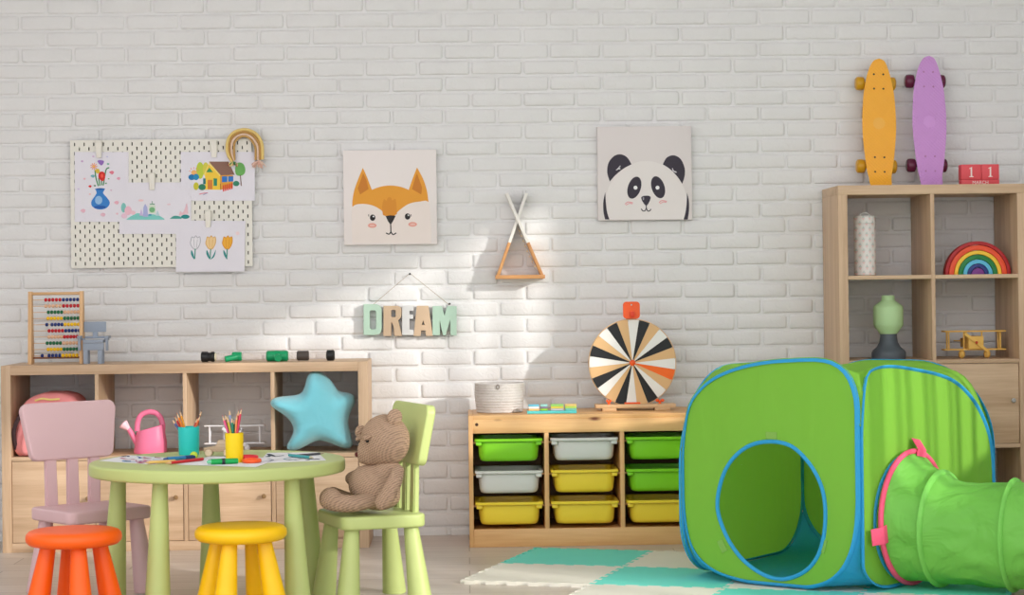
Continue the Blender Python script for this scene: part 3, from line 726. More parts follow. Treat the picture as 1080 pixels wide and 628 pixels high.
# fox
r, Yf, _ = canvas('fox_canvas', 'square canvas with an orange fox face hanging over the word sign', 362.3, 158.3, 460.6, 258.2, 0.030, (238, 230, 228))
A = ART(340, 120, 2.415, Yf)
OR, CRM, DOR, INK, PK = (232, 160, 58), (238, 226, 220), (206, 128, 48), (46, 42, 44), (226, 142, 128)
head = [(76, 236)]+spline([(76, 225), (80, 200), (88, 175), (103, 138)], 5)+spline([(103, 138), (113, 160), (126, 194)], 4)+spline([(126, 194), (148, 186), (172, 183), (198, 186), (220, 194)], 4)+spline([(220, 194), (230, 165), (241, 137)], 4)+spline([(241, 137), (256, 165), (266, 195), (270, 222)], 5)+[(270, 236), (230, 270), (172, 280), (110, 270)]
A.poly(head, OR)
A.poly([(96, 206), (90, 190), (104, 152), (112, 168), (118, 192)], DOR).poly([(228, 192), (236, 165), (241, 152), (254, 188), (252, 206)], DOR)
A.poly(spline([(76, 330), (75, 270), (77, 238), (98, 230), (128, 234), (152, 248), (172, 268)], 6)+spline([(174, 268), (194, 248), (220, 230), (248, 224), (270, 226), (276, 268), (277, 330)], 6), CRM)
A.poly(spline([(154, 258), (152, 236), (157, 218), (163, 222), (167, 214), (175, 214), (178, 221), (186, 217), (189, 236), (190, 256)], 3)+[(172, 266)], (222, 146, 52))
A.poly([(161, 261), (172, 259), (187, 260), (180, 274), (174, 284), (167, 274)], INK)
A.line([(174, 283), (174.5, 302)], 3, INK).line(spline([(174.5, 301), (170, 307), (162, 304)], 4), 3, INK).line(spline([(174.5, 301), (180, 308), (188, 304)], 4), 3, INK)
for u, v in ((128, 265), (217, 262)):
    A.poly(circ(u, v, 7, 8), INK).poly(circ(u+2, v-3, 2), (245, 245, 245))
for u, v in ((127, 285), (230, 282)):
    A.poly(circ(u, v, 11, 6), (232, 160, 146)).poly(circ(u, v, 7, 3), (238, 190, 178))
for u, s in ((118, -1), (226, 1)): A.line([(u, 262), (u+s*0, 256)], 1.5, INK)
A.mb.build('printed_fox', A.mats, r, smooth=0, rec=False)
# panda
r, Yf, _ = canvas('panda_canvas', 'square canvas with a panda face hanging over the spinning wheel', 630.3, 133.3, 729.6, 232.3, 0.030, (224, 217, 216))
A = ART(610, 120, 4.829, Yf); BK = (58, 52, 64)
A.poly(spline([(142, 538), (136, 470), (146, 400), (172, 345), (225, 285), (290, 250), (345, 242), (400, 250), (470, 285), (520, 345), (545, 400), (553, 470), (546, 538)], 6), (231, 225, 223))
A.poly(spline([(160, 346), (147, 300), (153, 252), (180, 217), (215, 207), (248, 222), (271, 258)], 5)+spline([(271, 258), (230, 280), (190, 312), (160, 346)], 4)[:-1], BK)
A.poly(spline([(430, 258), (450, 224), (485, 212), (520, 230), (541, 275), (541, 318), (529, 358)], 5)+spline([(529, 358), (505, 322), (470, 285), (430, 258)], 4)[:-1], BK)
A.poly(circ(285, 377, 33, 58, 32, math.radians(18)), BK).poly(circ(406, 375, 33, 58, 32, math.radians(-18)), BK)
A.poly(circ(291, 377, 10), (240, 240, 242)).poly(circ(403, 377, 10), (240, 240, 242))
A.poly(spline([(320, 428), (330, 420), (345, 418), (360, 419), (368, 427), (362, 448), (346, 469), (328, 450)], 4, True), BK)
A.poly(circ(331, 433, 4, 8), (150, 145, 155))
A.line([(346, 467), (346, 482)], 5, BK).line(spline([(346, 480), (340, 494), (328, 495), (320, 484)], 4), 5, BK).line(spline([(346, 480), (352, 494), (362, 496), (370, 486)], 4), 5, BK)
for u, v in ((260, 457), (433, 450)):
    A.line(spline([(u-22, v+4), (u-8, v-7), (u+18, v-3)], 4), 4, (230, 150, 155)).line(spline([(u-18, v+9), (u, v), (u+16, v+3)], 4), 4, (230, 160, 165))
A.poly(spline([(137, 400), (127, 450), (128, 500), (136, 539)], 5)+spline([(158, 539), (146, 500), (140, 450), (137, 400)], 5), BK)
A.poly(spline([(553, 402), (562, 440), (564, 490), (557, 539)], 5)+spline([(536, 539), (546, 500), (552, 450), (553, 402)], 5), BK)
for u, v, s in ((200, 280, 1), (492, 292, -1)):
    for k in (-1, 0, 1): A.line(spline([(u-s*8, v+8), (u+s*2+k*3, v+2), (u+s*14, v-6+k*9)], 3), 3, (225, 222, 226))
A.mb.build('printed_panda', A.mats, r, smooth=0, rec=False)

# pegboard: a real perforated board
Yp = -0.030
P0 = U(75.3, 283.0, Yp); P1 = U(265.0, 146.2, Yp)
bx0, bz0, bx1, bz1 = P0.x, P0.z, P1.x, P1.z
pb = thing('pegboard', 'white perforated pegboard pinned with children\'s drawings', 'pegboard', ((bx0+bx1)/2, -0.0095, bz0))
def pegboard():
    nx, nz = 37, 27; tx, tz = (bx1-bx0-0.016)/nx, (bz1-bz0-0.016)/nz; x0, z0 = bx0+0.008, bz0+0.008; th = 0.008
    mb = MB(); hw, hh = 0.0026, 0.0072
    for i in range(nx):
        for j in range(nz):
            a, b_, c, d = x0+i*tx, x0+(i+1)*tx, z0+j*tz, z0+(j+1)*tz
            if (i+j) % 2 == 0:
                mx, mz = (a+b_)/2, (c+d)/2; o = [(a, c), (b_, c), (b_, d), (a, d)]; h = [(mx-hw, mz-hh), (mx+hw, mz-hh), (mx+hw, mz+hh), (mx-hw, mz+hh)]
                vs = [(p[0], Yp, p[1]) for p in o]+[(p[0], Yp, p[1]) for p in h]+[(p[0], Yp+th, p[1]) for p in h]
                fs = [(k, (k+1) % 4, 4+(k+1) % 4, 4+k) for k in range(4)]+[(4+k, 4+(k+1) % 4, 8+(k+1) % 4, 8+k) for k in range(4)]
                mb.add(vs, fs)
            else: mb.add([(a, Yp, c), (b_, Yp, c), (b_, Yp, d), (a, Yp, d)], [(0, 1, 2, 3)])
    # plain margin and edges
    o = rrect(bx0, bz0, bx1, bz1, 0.006, 4); 
    X1, Z1 = x0+nx*tx, z0+nz*tz
    for lo, hi in (((bx0, bz0), (bx1, z0)), ((bx0, Z1), (bx1, bz1)), ((bx0, z0), (x0, Z1)), ((X1, z0), (bx1, Z1))):
        mb.box((lo[0], Yp, lo[1]), (hi[0], Yp+th, hi[1]))
    mb.build('perforated_panel', plain((232, 229, 220), 0.5), pb, rec=False, smooth=0)
    for x in (bx0+0.03, bx1-0.03):
        for z in (bz0+0.03, bz1-0.03): MB().lathe([(0.008, 0), (0.008, -Yp-th-0.0095)], 12, mat=Matrix.Translation((x, Yp+th, z)) @ Matrix.Rotation(-PI/2, 4, 'X')).build('wall_spacer', plain((232, 229, 220), 0.5), pb)
    MB().box((bx0+0.004, Yp+th+0.003, bz0+0.004), (bx1-0.004, Yp+th+0.006, bz1-0.004)).build('hole_shade_sheet', plain((46, 42, 38), 0.8), pb)  # dark sheet standing in for the shade seen through the holes
pegboard()
def paper(label, ox, oy, sc, corners, Y):
    P = [U(ox+u/sc, oy+v/sc, Y) for u, v in corners]; c = sum(P, Vector())/4
    mb = MB(); d = Vector((0, 0.0005, 0)); mb.add(P+[p+d for p in P], [(0, 1, 2, 3), (7, 6, 5, 4), (0, 4, 5, 1), (1, 5, 6, 2), (2, 6, 7, 3), (3, 7, 4, 0)])
    A = ART(ox, oy, sc, Y); A.mb = mb; A.mats = [plain((230, 227, 236), 0.8)]; A.c = c; A.label = label; return A
def paper_done(A):
    o = A.mb.build('hanging_drawing', A.mats, None, loc=(A.c.x, A.Y, A.c.z), smooth=0, rec=False); tag(o, A.label, 'drawing', 'drawings clipped to the pegboard')
# vase drawing (crop 70,140 x6.286)
A = paper('drawing of a blue vase with a red tulip, upper left on the pegboard', 70, 140, 6.286, [(55, 592), (412, 592), (412, 128), (55, 128)], -0.0335)
A.poly(spline([(190, 372), (222, 376), (256, 370), (250, 384), (244, 402), (268, 430), (288, 462), (276, 492), (252, 506), (222, 510), (192, 504), (168, 484), (166, 456), (182, 430), (200, 402), (196, 384)], 3, True), (58, 130, 205))
A.poly(circ(214, 448, 24, 28), (150, 190, 230)).poly(circ(222, 494, 40, 10), (36, 90, 170)).poly(circ(224, 374, 30, 6), (40, 96, 170))
for pts in ([(235, 350), (232, 320)], [(212, 355), (196, 300), (190, 250)], [(245, 350), (262, 250), (284, 232)], [(222, 352), (214, 300)]): A.line(spline(pts, 5) if len(pts) > 2 else pts, 8, (60, 140, 84))
A.poly(spline([(214, 300), (216, 268), (236, 258), (254, 270), (256, 304), (238, 322)], 4, True), (214, 44, 40)).poly(circ(236, 286, 9, 14), (240, 90, 70))
for k in range(9):
    a = k*2*PI/9; A.line([(182, 224), (182+24*math.cos(a), 224+24*math.sin(a))], 5, (236, 150, 110))
A.poly(circ(182, 224, 6), (250, 200, 80)).poly(spline([(206, 190), (222, 182), (250, 190), (232, 218)], 4, True), (150, 110, 190))
A.poly(spline([(190, 248), (214, 240), (222, 262), (204, 272)], 4, True), (220, 190, 70))
for u, v, rr, c in ((104, 190, 9, (205, 170, 210)), (300, 264, 16, (230, 130, 150)), (345, 304, 13, (232, 170, 190)), (174, 288, 14, (110, 170, 180)), (156, 356, 11, (222, 60, 60)), (188, 352, 8, (90, 130, 100)), (120, 306, 9, (236, 190, 200)), (276, 208, 9, (120, 180, 160)), (80, 374, 8, (214, 200, 228)), (296, 382, 7, (220, 190, 210)), (110, 518, 17, (236, 190, 205)), (242, 544, 17, (232, 190, 205)), (332, 464, 16, (236, 180, 195)), (336, 538, 9, (238, 200, 210)), (178, 158, 8, (220, 190, 220)), (270, 160, 7, (200, 200, 226)), (280, 306, 6, (130, 180, 130)), (262, 336, 7, (110, 170, 120)), (156, 408, 7, (240, 190, 180))):
    A.poly(spline([(u-rr, v), (u, v-rr*.7), (u+rr, v-rr*.2), (u+rr*.3, v+rr*.8)], 3, True), c)
paper_done(A)
# landscape drawing (crop 120,195 x6.281)
A = paper('drawing of a pastel castle landscape, lower middle on the pegboard', 120, 195, 6.281, [(36, 326), (512, 326), (512, -15), (36, -15)], -0.0352)
A.poly(spline([(85, 228), (120, 205), (160, 188), (200, 200), (250, 195), (300, 205), (335, 226)], 4)+[(335, 232), (85, 232)], (128, 206, 200))
A.poly(circ(65, 152, 17, 32), (130, 196, 190)).poly(circ(95, 172, 24, 30), (236, 190, 205)).poly(circ(70, 206, 20, 16), (232, 196, 214)).poly(circ(128, 186, 16, 14), (240, 200, 210))
A.poly([(192, 212), (196, 150), (208, 126), (222, 150), (228, 212)], (172, 178, 222)).poly([(170, 205), (182, 160), (194, 205)], (206, 186, 226))
A.poly([(232, 190), (232, 140), (255, 118), (276, 140), (278, 190)], (214, 226, 210)).poly(circ(254, 166, 19, 18), (120, 180, 130)).line([(238, 128), (272, 128)], 6, (100, 150, 130)).line([(254, 128), (254, 108)], 4, (100, 150, 130))
A.poly([(276, 205), (290, 168), (304, 205)], (190, 214, 222))
A.poly(spline([(372, 224), (395, 208), (420, 206), (450, 214)], 4)+[(450, 226), (372, 226)], (70, 160, 150)).poly(circ(474, 212, 28, 14), (40, 140, 140)).poly(spline([(430, 206), (440, 176), (455, 185), (470, 160), (485, 122), (493, 190)], 3), (236, 196, 206))
A.poly(circ(180, 104, 18, 7), (240, 204, 206)).poly(circ(365, 130, 13, 6), (230, 206, 214)).poly(circ(240, 200, 12, 5), (60, 150, 190))
paper_done(A)
# house drawing (crop 190,130 x7.85)
A = paper('drawing of a yellow house with brown roof, upper right on the pegboard', 190, 130, 7.85, [(6, 642), (618, 642), (618, 238), (6, 238)], -0.0335)
A.poly(circ(165, 392, 32, 70), (190, 206, 70)).poly(circ(212, 380, 26, 56), (214, 206, 80)).poly(circ(115, 410, 24, 22), (240, 180, 110))
for k in range(5): a = PI+0.3+k*0.6; A.line([(115+30*math.cos(a), 408+30*math.sin(a)), (115+44*math.cos(a), 408+44*math.sin(a))], 5, (236, 120, 90))
A.poly(circ(96, 448, 28, 24), (30, 120, 180)).poly(circ(132, 446, 24, 26), (40, 140, 190))
A.poly([(205, 430), (238, 340), (328, 430), (332, 552), (205, 550)], (246, 206, 70)).poly([(328, 425), (438, 432), (436, 535), (332, 552)], (224, 160, 60))
A.poly([(238, 318), (400, 318), (452, 428), (328, 432)], (140, 104, 90)).line([(200, 432), (240, 330), (330, 434)], 12, (250, 220, 120))
A.poly([(216, 406), (242, 366), (272, 406)], (60, 150, 90)).poly([(228, 470), (268, 470), (268, 548), (228, 548)], (216, 130, 60)).poly([(190, 458), (212, 458), (212, 505), (190, 505)], (40, 120, 130)).poly([(276, 458), (306, 458), (306, 520), (276, 520)], (50, 140, 110))
A.poly([(346, 440), (440, 440), (440, 482), (346, 490)], (50, 120, 200)).line([(394, 440), (394, 488)], 5, (240, 220, 160)).line([(332, 500), (336, 552)], 5, (160, 90, 40))
A.poly(circ(132, 522, 22, 32), (206, 200, 60)).poly(circ(182, 530, 30, 26), (50, 130, 100)).poly(circ(464, 500, 26, 22), (60, 140, 110))
for k in range(5): A.poly([(354+k*17, 568-k*5), (354+k*17, 515-k*4), (364+k*17, 510-k*4), (366+k*17, 564-k*5)], (224, 64, 52))
A.poly(spline([(456, 400), (462, 345), (490, 326), (524, 340), (540, 385), (530, 420), (500, 436), (468, 430)], 4, True), (112, 178, 96)).line([(498, 430), (506, 520)], 7, (110, 70, 60))
A.line(spline([(160, 588), (195, 580), (230, 578)], 4), 6, (220, 110, 130)).line([(190, 594), (222, 580)], 4, (120, 150, 190))
paper_done(A)
# tulips drawing
A = paper('drawing of three tulips, lowest sheet on the pegboard', 120, 195, 6.281, [(412, 578), (866, 574), (872, 240), (412, 236)], -0.0368)
for u, col, out in ((540, (232, 230, 236), (176, 176, 186)), (642, (240, 206, 150), (222, 170, 90)), (752, (240, 176, 60), (222, 150, 40))):
    body = spline([(u-28, 365), (u-22, 345), (u-8, 352), (u+4, 338), (u+14, 352), (u+30, 345), (u+32, 385), (u+12, 424), (u-12, 424), (u-32, 392)], 3, True)
    A.poly(body, col).line(body+body[:1], 5, out).line([(u-6, 420), (u-10, 360)], 3, out).line([(u+8, 420), (u+14, 362)], 3, out)
    A.line([(u, 424), (u-4, 492)], 7, (70, 150, 130))
    if u < 700: A.poly(spline([(u-6, 496), (u-28, 462), (u-26, 432), (u-12, 460)], 3, True), (50, 140, 140))
    if u > 600: A.poly(spline([(u-2, 496), (u+16, 470), (u+34, 430), (u+24, 476)] if u < 700 else [(u, 496), (u-22, 466), (u-26, 432), (u-10, 456)], 3, True), (50, 140, 140))
A.poly(circ(820, 322, 12), (244, 220, 222))
paper_done(A)
# clips
for i, (px, py, lab) in enumerate(((104.4, 157.5, 'white peg clip holding the vase drawing'), (225.8, 157.0, 'white peg clip holding the house drawing'), (160.4, 191.5, 'white peg clip holding the castle drawing'), (219.6, 231.0, 'white peg clip holding the tulips drawing'))):
    r = thing('peg_clip', lab, 'clip', tuple(U(px, py, -0.038)), 0, 'peg clips on the pegboard')
    c = U(px, py, -0.038); mb = MB().prism([(c.y+0.0, c.z+0.034), (c.y-0.0095, c.z+0.036), (c.y-0.016, c.z+0.025), (c.y-0.006, c.z-0.036), (c.y-0.0015, c.z-0.036)], c.x-0.013, c.x+0.013, 'X', 0.003, 2)
    for v in mb.v: v.x = c.x+(v.x-c.x)*(1.0 if v.z > c.z+0.02 else 0.82)
    mb.build('clip_body', plain((234, 230, 220), 0.5), r)
    MB().box((c.x-0.004, c.y-0.001, c.z+0.027), (c.x+0.004, -0.0305, c.z+0.033), 0.001).build('hook', plain((234, 230, 220), 0.5), r)
# macrame rainbow hung over the pegboard corner
mr = U(258, 160, -0.055); rb = thing('macrame_rainbow', 'mustard and cream cord rainbow hanging at the upper right corner of the pegboard', 'wall hanging', (mr.x, -0.04, mr.z))
def mpt(u, v, dy=0): return U(190+u/7.85, 130+v/7.85, -0.052+dy)
cords = [((236, 206, 130), [(432, 320), (398, 262), (388, 200), (400, 130), (440, 80), (500, 56), (560, 56), (622, 84), (660, 130), (680, 190), (682, 300)], 13),
         ((190, 146, 84), [(440, 315), (414, 262), (404, 200), (416, 140), (452, 98), (505, 76), (556, 78), (606, 102), (642, 146), (660, 200), (662, 305)], 11),
         ((238, 208, 186), [(446, 312), (430, 262), (424, 205), (434, 150), (464, 114), (510, 94), (552, 96), (594, 120), (626, 160), (642, 205), (644, 305)], 9),
         ((200, 158, 96), [(450, 305), (448, 255), (446, 205), (452, 160), (478, 128), (514, 110), (550, 112), (584, 134), (610, 172), (624, 210), (624, 305)], 9)]
for col, pts, w in cords:
    MB().tube(spline([tuple(mpt(*p)) for p in pts], 6), w/7.85/249, 10).build('cord', fabric(col, 0.9, 0.3, 160, 0.4), rb)
def tassel(u, v, s, cols):
    for i in range(26):
        a = rg.uniform(-1, 1); b_ = rg.uniform(-1, 1); p = mpt(u, v, b_*0.006)
        q = mpt(u+a*s*1.15, v+s*rg.uniform(0.5, 1.15), b_*0.016)
        mbx.tube([p, (p+q)/2+Vector((a*0.004, 0, 0)), q], [0.0022, 0.0032, 0.0016], 5, mi=i % len(cols))
mbx = MB(); tassel(655, 310, 58, 'ab'); mbx.build('tassel', [fabric((232, 208, 190), 0.9), fabric((222, 176, 160), 0.9)], rb)
mbx = MB(); tassel(436, 318, 38, 'abcd'); mbx.build('tassel', [fabric((226, 190, 150), 0.9), fabric((236, 214, 150), 0.9), fabric((200, 60, 50), 0.9), fabric((70, 130, 80), 0.9)], rb)
MB().tube([(mr.x, -0.032, mpt(530, 95).z), tuple(mpt(530, 95, 0.006))], 0.002, 8).build('hook', plain((230, 228, 220), 0.4), rb)

# teepee wall shelf
tp = thing('teepee_shelf', 'wooden teepee shaped wall shelf with white painted pole tips', 'wall shelf', (U(549, 290, -0.05).x, -0.0095, U(549, 294, -0.05).z))
YT = -0.105
def tpt(u, v): p = U(480+u/6.281, 200+v/6.281, YT); return (p.x, p.z)
def board(a, b_, w, m, name, y0=YT, y1=-0.0095):
    A_, B_ = Vector(tpt(*a)), Vector(tpt(*b_)); t = (B_-A_).normalized(); q = Vector((-t.y, t.x))*w/2
    return MB().prism([tuple(A_+q), tuple(B_+q), tuple(B_-q), tuple(A_-q)], y0, y1, 'Y', 0.0012).build(name, m, tp)
wm = plain((236, 232, 226), 0.6); tw = wood((212, 156, 98), (186, 126, 72), 'Z', 1.4)
def mix(a, b_, t): return (a[0]+(b_[0]-a[0])*t, a[1]+(b_[1]-a[1])*t)
L0, L1 = (474, 24), (278, 590); R0, R1 = (342, 24), (586, 590)
for a, b_, dy in ((L0, L1, 0.0), (R0, R1, 0.0015)):
    t = (352-a[1])/(b_[1]-a[1]); k = mix(a, b_, t)
    y0 = YT+dy
    if dy == 0: # behind at the crossing
        board(a, k, 0.0125, wm, 'painted_pole_tip', YT+0.0125+0.0, -0.0095); board(k, b_, 0.0125, tw, 'pole', YT, -0.0095)
    else:
        board(a, k, 0.0125, wm, 'painted_pole_tip', YT, -0.0095); board(k, b_, 0.0125, tw, 'pole', YT, -0.0095)
a, b_ = Vector(tpt(268, 578)), Vector(tpt(596, 578)); MB().box((a.x, YT-0.003, a.y-0.010), (b_.x, -0.0095, a.y+0.006), 0.0012).build('shelf_board', wood((212, 156, 98), (186, 126, 72), 'X', 1.4), tp)
# fairy lights draped down the right pole
fl = thing('string_lights', 'thin wire of tiny warm bulbs wound down the right teepee pole', 'string lights', (U(560, 262, YT).x, YT, U(560, 262, YT).z))
pts = []
for k in range(26):
    t = 0.40+0.50*k/25; q = mix(R0, R1, t); p = tpt(q[0]-24-5*math.sin(k*1.9), q[1]); pts.append((p[0], YT+0.010+0.018*(1+math.sin(k*1.3)), p[1]))
MB().tube(spline(pts, 3), 0.0007, 6).build('wire', plain((190, 150, 100), 0.4), fl)
for k in range(2, 26, 3):
    MB().ell(pts[k], 0.0032, 10, 8).build('bulb', plain((250, 226, 170), 0.3), fl)

# hanging word sign
YD = -0.045
def dpt(u, v): p = U(370+u/7.85, 280+v/7.85, YD); return (p.x, p.z)
sg = thing('word_sign', 'hanging DREAM letter sign in mint, tan and white below the fox canvas', 'sign', (dpt(480, 585)[0], -0.0095, dpt(480, 585)[1]))
MINT, TAN, GRY = (172, 200, 182), (200, 174, 146), (210, 210, 210)
def letter(name, outs, col):
    mb = shape([[dpt(*p) for p in o] for o in outs], 0.030, 0.0015)
    mb.v = [Vector((v.x, YD+0.015+v.z, v.y)) for v in mb.v]
    o = mb.build('letter', plain(col, 0.6), sg, smooth=30); o['label'] = name
letter('mint letter D', [[(105, 322), (205, 322)]+spline([(205, 322), (238, 334), (255, 365)], 4)[1:]+[(256, 530)]+spline([(256, 530), (240, 566), (205, 578)], 4)[1:]+[(105, 578)], rrect(156, 374, 209, 530, 16, 4)], MINT)
letter('tan letter R', [[(270, 336), (385, 336)]+spline([(385, 336), (412, 350), (420, 385), (414, 432), (392, 456)], 4)[1:]+[(424, 586), (362, 586), (352, 500), (334, 470), (334, 586), (270, 586)], rrect(334, 370, 371, 430, 10, 4)], TAN)
letter('white letter E', [[(424, 336), (521, 336), (521, 378), (486, 378), (486, 408), (517, 408), (517, 444), (486, 444), (486, 532), (520, 532), (520, 578), (424, 578)]], GRY)
letter('tan letter A', [[(519, 586), (546, 336), (642, 336), (680, 586), (622, 586), (617, 541), (582, 541), (577, 586)], [(598, 458), (611, 494), (588, 494)]], TAN)
letter('mint letter M', [[(676, 580), (676, 338), (752, 338), (775, 418), (798, 338), (876, 338), (876, 580), (826, 580), (822, 455), (786, 580), (762, 580), (736, 460), (738, 580)]], MINT)
p0, p1, pn = dpt(178, 325), dpt(818, 325), dpt(488, 72)
c0 = Vector((p0[0], YD+0.012, p0[1]-0.003)); c1 = Vector((p1[0], YD+0.012, p1[1]-0.003)); cn = Vector((pn[0], -0.022, pn[1]+0.003))
MB().tube([c0, cn, c1], 0.0011, 8).build('cord', plain((170, 150, 130), 0.9), sg)
MB().lathe([(0.0022, 0), (0.0022, 0.028), (0.0045, 0.028), (0.0045, 0.031), (0, 0.032)], 12, mat=Matrix.Translation((pn[0], 0, pn[1])) @ Matrix.Rotation(PI/2, 4, 'X')).build('nail', plain((50, 46, 44), 0.4), sg)
MB().ell(c1+Vector((0, 0, 0.006)), (0.005, 0.004, 0.004), 12, 8).build('knot', plain((60, 56, 52), 0.7), sg)
MB().box((dpt(110, 0)[0], YD+0.030, dpt(0, 572)[1]), (dpt(872, 0)[0], YD+0.033, dpt(0, 560)[1])).build('backing_strip', plain((226, 222, 216), 0.6), sg)
# ------------------------------------------------------------------ on top of the low shelf
# abacus
YA = -0.24
def apt(u, v, Y=None): return U(20+u/6.982, 300+v/6.982, YA if Y is None else Y)
ab0, ab1 = apt(98, 588), apt(462, 588); az = LSH; at_ = apt(80, 58).z
ab = thing('abacus', 'wooden abacus with ten rows of coloured beads on the low shelf', 'abacus', ((ab0.x+ab1.x)/2, YA, az))
for xa, xb in ((apt(70, 300).x, apt(103, 300).x), (apt(452, 300).x, apt(476, 300).x)):
    w = 0.013; xm = (xa+xb)/2
    zt = at_+0.002
    MB().prism([(YA-0.030, az+0.0005), (YA+0.035, az+0.0005), (YA+0.014, zt), (YA-0.012, zt)], xm-w/2-0.001, xm+w/2+0.001, 'X', 0.0015).build('side_post', beechZ, ab)
xl, xr = apt(98, 300).x, apt(456, 300).x
MB().tube([(xl-0.004, YA, apt(0, 72).z), (xr+0.004, YA, apt(0, 72).z)], 0.0062, 12).build('top_bar', beech, ab)
MB().tube([(xl-0.004, YA+0.012, apt(0, 545).z), (xr+0.004, YA+0.012, apt(0, 545).z)], 0.0045, 12).build('bottom_bar', wood((150, 96, 60), (120, 74, 44), 'X'), ab)
RED, BLU, GRN, YLW, NAT = (196, 24, 40), (22, 48, 120), (16, 104, 62), (246, 196, 20), (232, 186, 150)
rowsb = [(RED, BLU, 185, 445), (NAT, RED, 185, 448), (GRN, NAT, 205, 448), (YLW, GRN, 202, 448), (BLU, YLW, 232, 450), (RED, BLU, 210, 456), (NAT, RED, 210, 440), (GRN, NAT, 196, 440), (YLW, GRN, 203, 440), (BLU, YLW, 210, 440)]
bead0 = {}
for i, (c1_, c2_, u0, u1) in enumerate(rowsb):
    v = 118+i*45.6; z = apt(0, v).z; y = YA+0.001
    rod = MB().tube([(xl-0.003, y, z), (xr+0.003, y, z)], 0.0014, 8).build('rod', beech, ab)
    rod.location = (0, 0, 0)
    n = 10
    for k in range(10):
        u = u0+(u1-u0)*(k+0.5)/10
        if i in (4, 9) and k == 0: u = 205 if i == 4 else 172
        elif i in (4, 9): u = u0+(u1-u0)*(k-0.5+0.0)/9
        c = c1_ if k < 5 else c2_; p = apt(u, v, y)
        if c not in bead0:
            mb = MB().lathe([(0.0018, -0.0061), (0.0052, -0.0056), (0.0072, -0.003), (0.0079, 0), (0.0072, 0.003), (0.0052, 0.0056), (0.0018, 0.0061)], 16, mat=Matrix.Rotation(PI/2, 4, 'Y'))
            o = mb.build('bead', plain(c, 0.3), rod, world=False); bead0[c] = o
        else: o = bead0[c].copy(); C.objects.link(o); o.parent = rod
        o.location = Vector((p.x, y, z))-ab.location
# small grey toy chair beside the abacus
YC = -0.27
def gpt(u, v): p = U(20+u/6.982, 300+v/6.982, YC); return p
gm = plain((150, 160, 176), 0.6)
tc_ = thing('toy_chair', 'tiny grey blue wooden doll armchair beside the abacus', 'toy chair', (gpt(555, 588).x, YC, LSH))
def gbox(name, u0, v0, u1, v1, y0, y1, bev=0.0015):
    a, b_ = gpt(u0, v1), gpt(u1, v0); MB().box((a.x, YC+y0, max(a.z, LSH)), (b_.x, YC+y1, b_.z), bev).build(name, gm, tc_)
gbox('backrest', 472, 276, 634, 354, 0.020, 0.030)
gbox('back_post', 536, 350, 574, 396, 0.021, 0.029)
gbox('seat', 480, 408, 630, 432, -0.030, 0.032); gbox('apron', 478, 432, 632, 486, -0.026, -0.018)
gbox('back_rail', 478, 382, 632, 402, 0.020, 0.030)
for u0, u1 in ((436, 466), (640, 668)):
    gbox('armrest', u0, 380, u1, 398, -0.032, 0.030); gbox('arm_side', u0+6, 396, u1-6, 488, -0.026, -0.010)
gbox('arm_rail', 440, 398, 484, 412, 0.0, 0.01); gbox('arm_rail', 628, 398, 664, 412, 0.0, 0.01)
for u0, u1 in ((482, 514), (588, 620)):
    for y in (-0.026, 0.018): gbox('leg', u0, 484, u1, 592, y, y+0.011)
# clear toy tube with green and black fittings
YG = -0.27
def tpx(u, v): return U(210+u/6.75, 360+v/6.75, YG)
r_t = 0.019; zc = LSH+r_t+0.0035; xa, xb = tpx(20, 100).x, tpx(960, 100).x
tt = thing('toy_telescope', 'clear toy tube with black end caps and green fittings lying on the low shelf', 'toy', ((xa+xb)/2, YG, LSH))
RX90 = Matrix.Rotation(PI/2, 4, 'Y')
def xcyl(name, u0, u1, r, m, bev=0.002, zoff=0):
    a, b_ = tpx(u0, 0).x, tpx(u1, 0).x; L_ = b_-a
    MB().lathe([(0, 0), (r-bev, 0), (r, bev), (r, L_-bev), (r-bev, L_), (0, L_)], 32, mat=Matrix.Translation((a, YG, zc+zoff)) @ RX90).build(name, m, tt)
L_ = tpx(930, 0).x-tpx(100, 0).x
mb = MB().lathe([(r_t*0.86, 0), (r_t*0.86, L_)], 32, mat=Matrix.Translation((tpx(100, 0).x, YG, zc)) @ RX90)
mb.f = mb.f[:32]; mb.m = mb.m[:32]; mb.build('clear_tube', glassy((226, 214, 206), 0.30), tt)
GRNP = plain((10, 150, 96), 0.35)
xcyl('end_cap', 14, 66, 0.0215, black, 0.004); xcyl('end_cap', 60, 84, 0.018, black); xcyl('end_cap', 80, 112, 0.0205, black, 0.004)
xcyl('lens', 108, 121, 0.0165, plain((226, 220, 190), 0.4))
xcyl('fitting', 232, 305, 0.019, GRNP, 0.004); xcyl('fitting', 478, 634, 0.022, GRNP, 0.005)
xcyl('grip_ring', 695, 782, 0.020, plain((70, 62, 58), 0.5), 0.004); xcyl('end_cap', 905, 964, 0.0218, black, 0.005)
a = tpx(268, 0); b_ = U(210+186/6.75, 360+128/6.75, YG-0.028)
MB().tube([Vector((a.x, YG-0.012, zc)), Vector((b_.x+0.022, YG-0.024, LSH+0.0165)), Vector((b_.x, YG-0.032, LSH+0.013))], [0.013, 0.0125, 0.012], 20).build('spout', GRNP, tt)
a = tpx(560, 0); MB().tube([Vector((a.x, YG-0.014, zc-0.002)), Vector((a.x+0.005, YG-0.052, LSH+0.0155))], [0.013, 0.0145], 20).build('spout', GRNP, tt)

# ------------------------------------------------------------------ inside the low shelf
ZS = LZ_MID+0.016
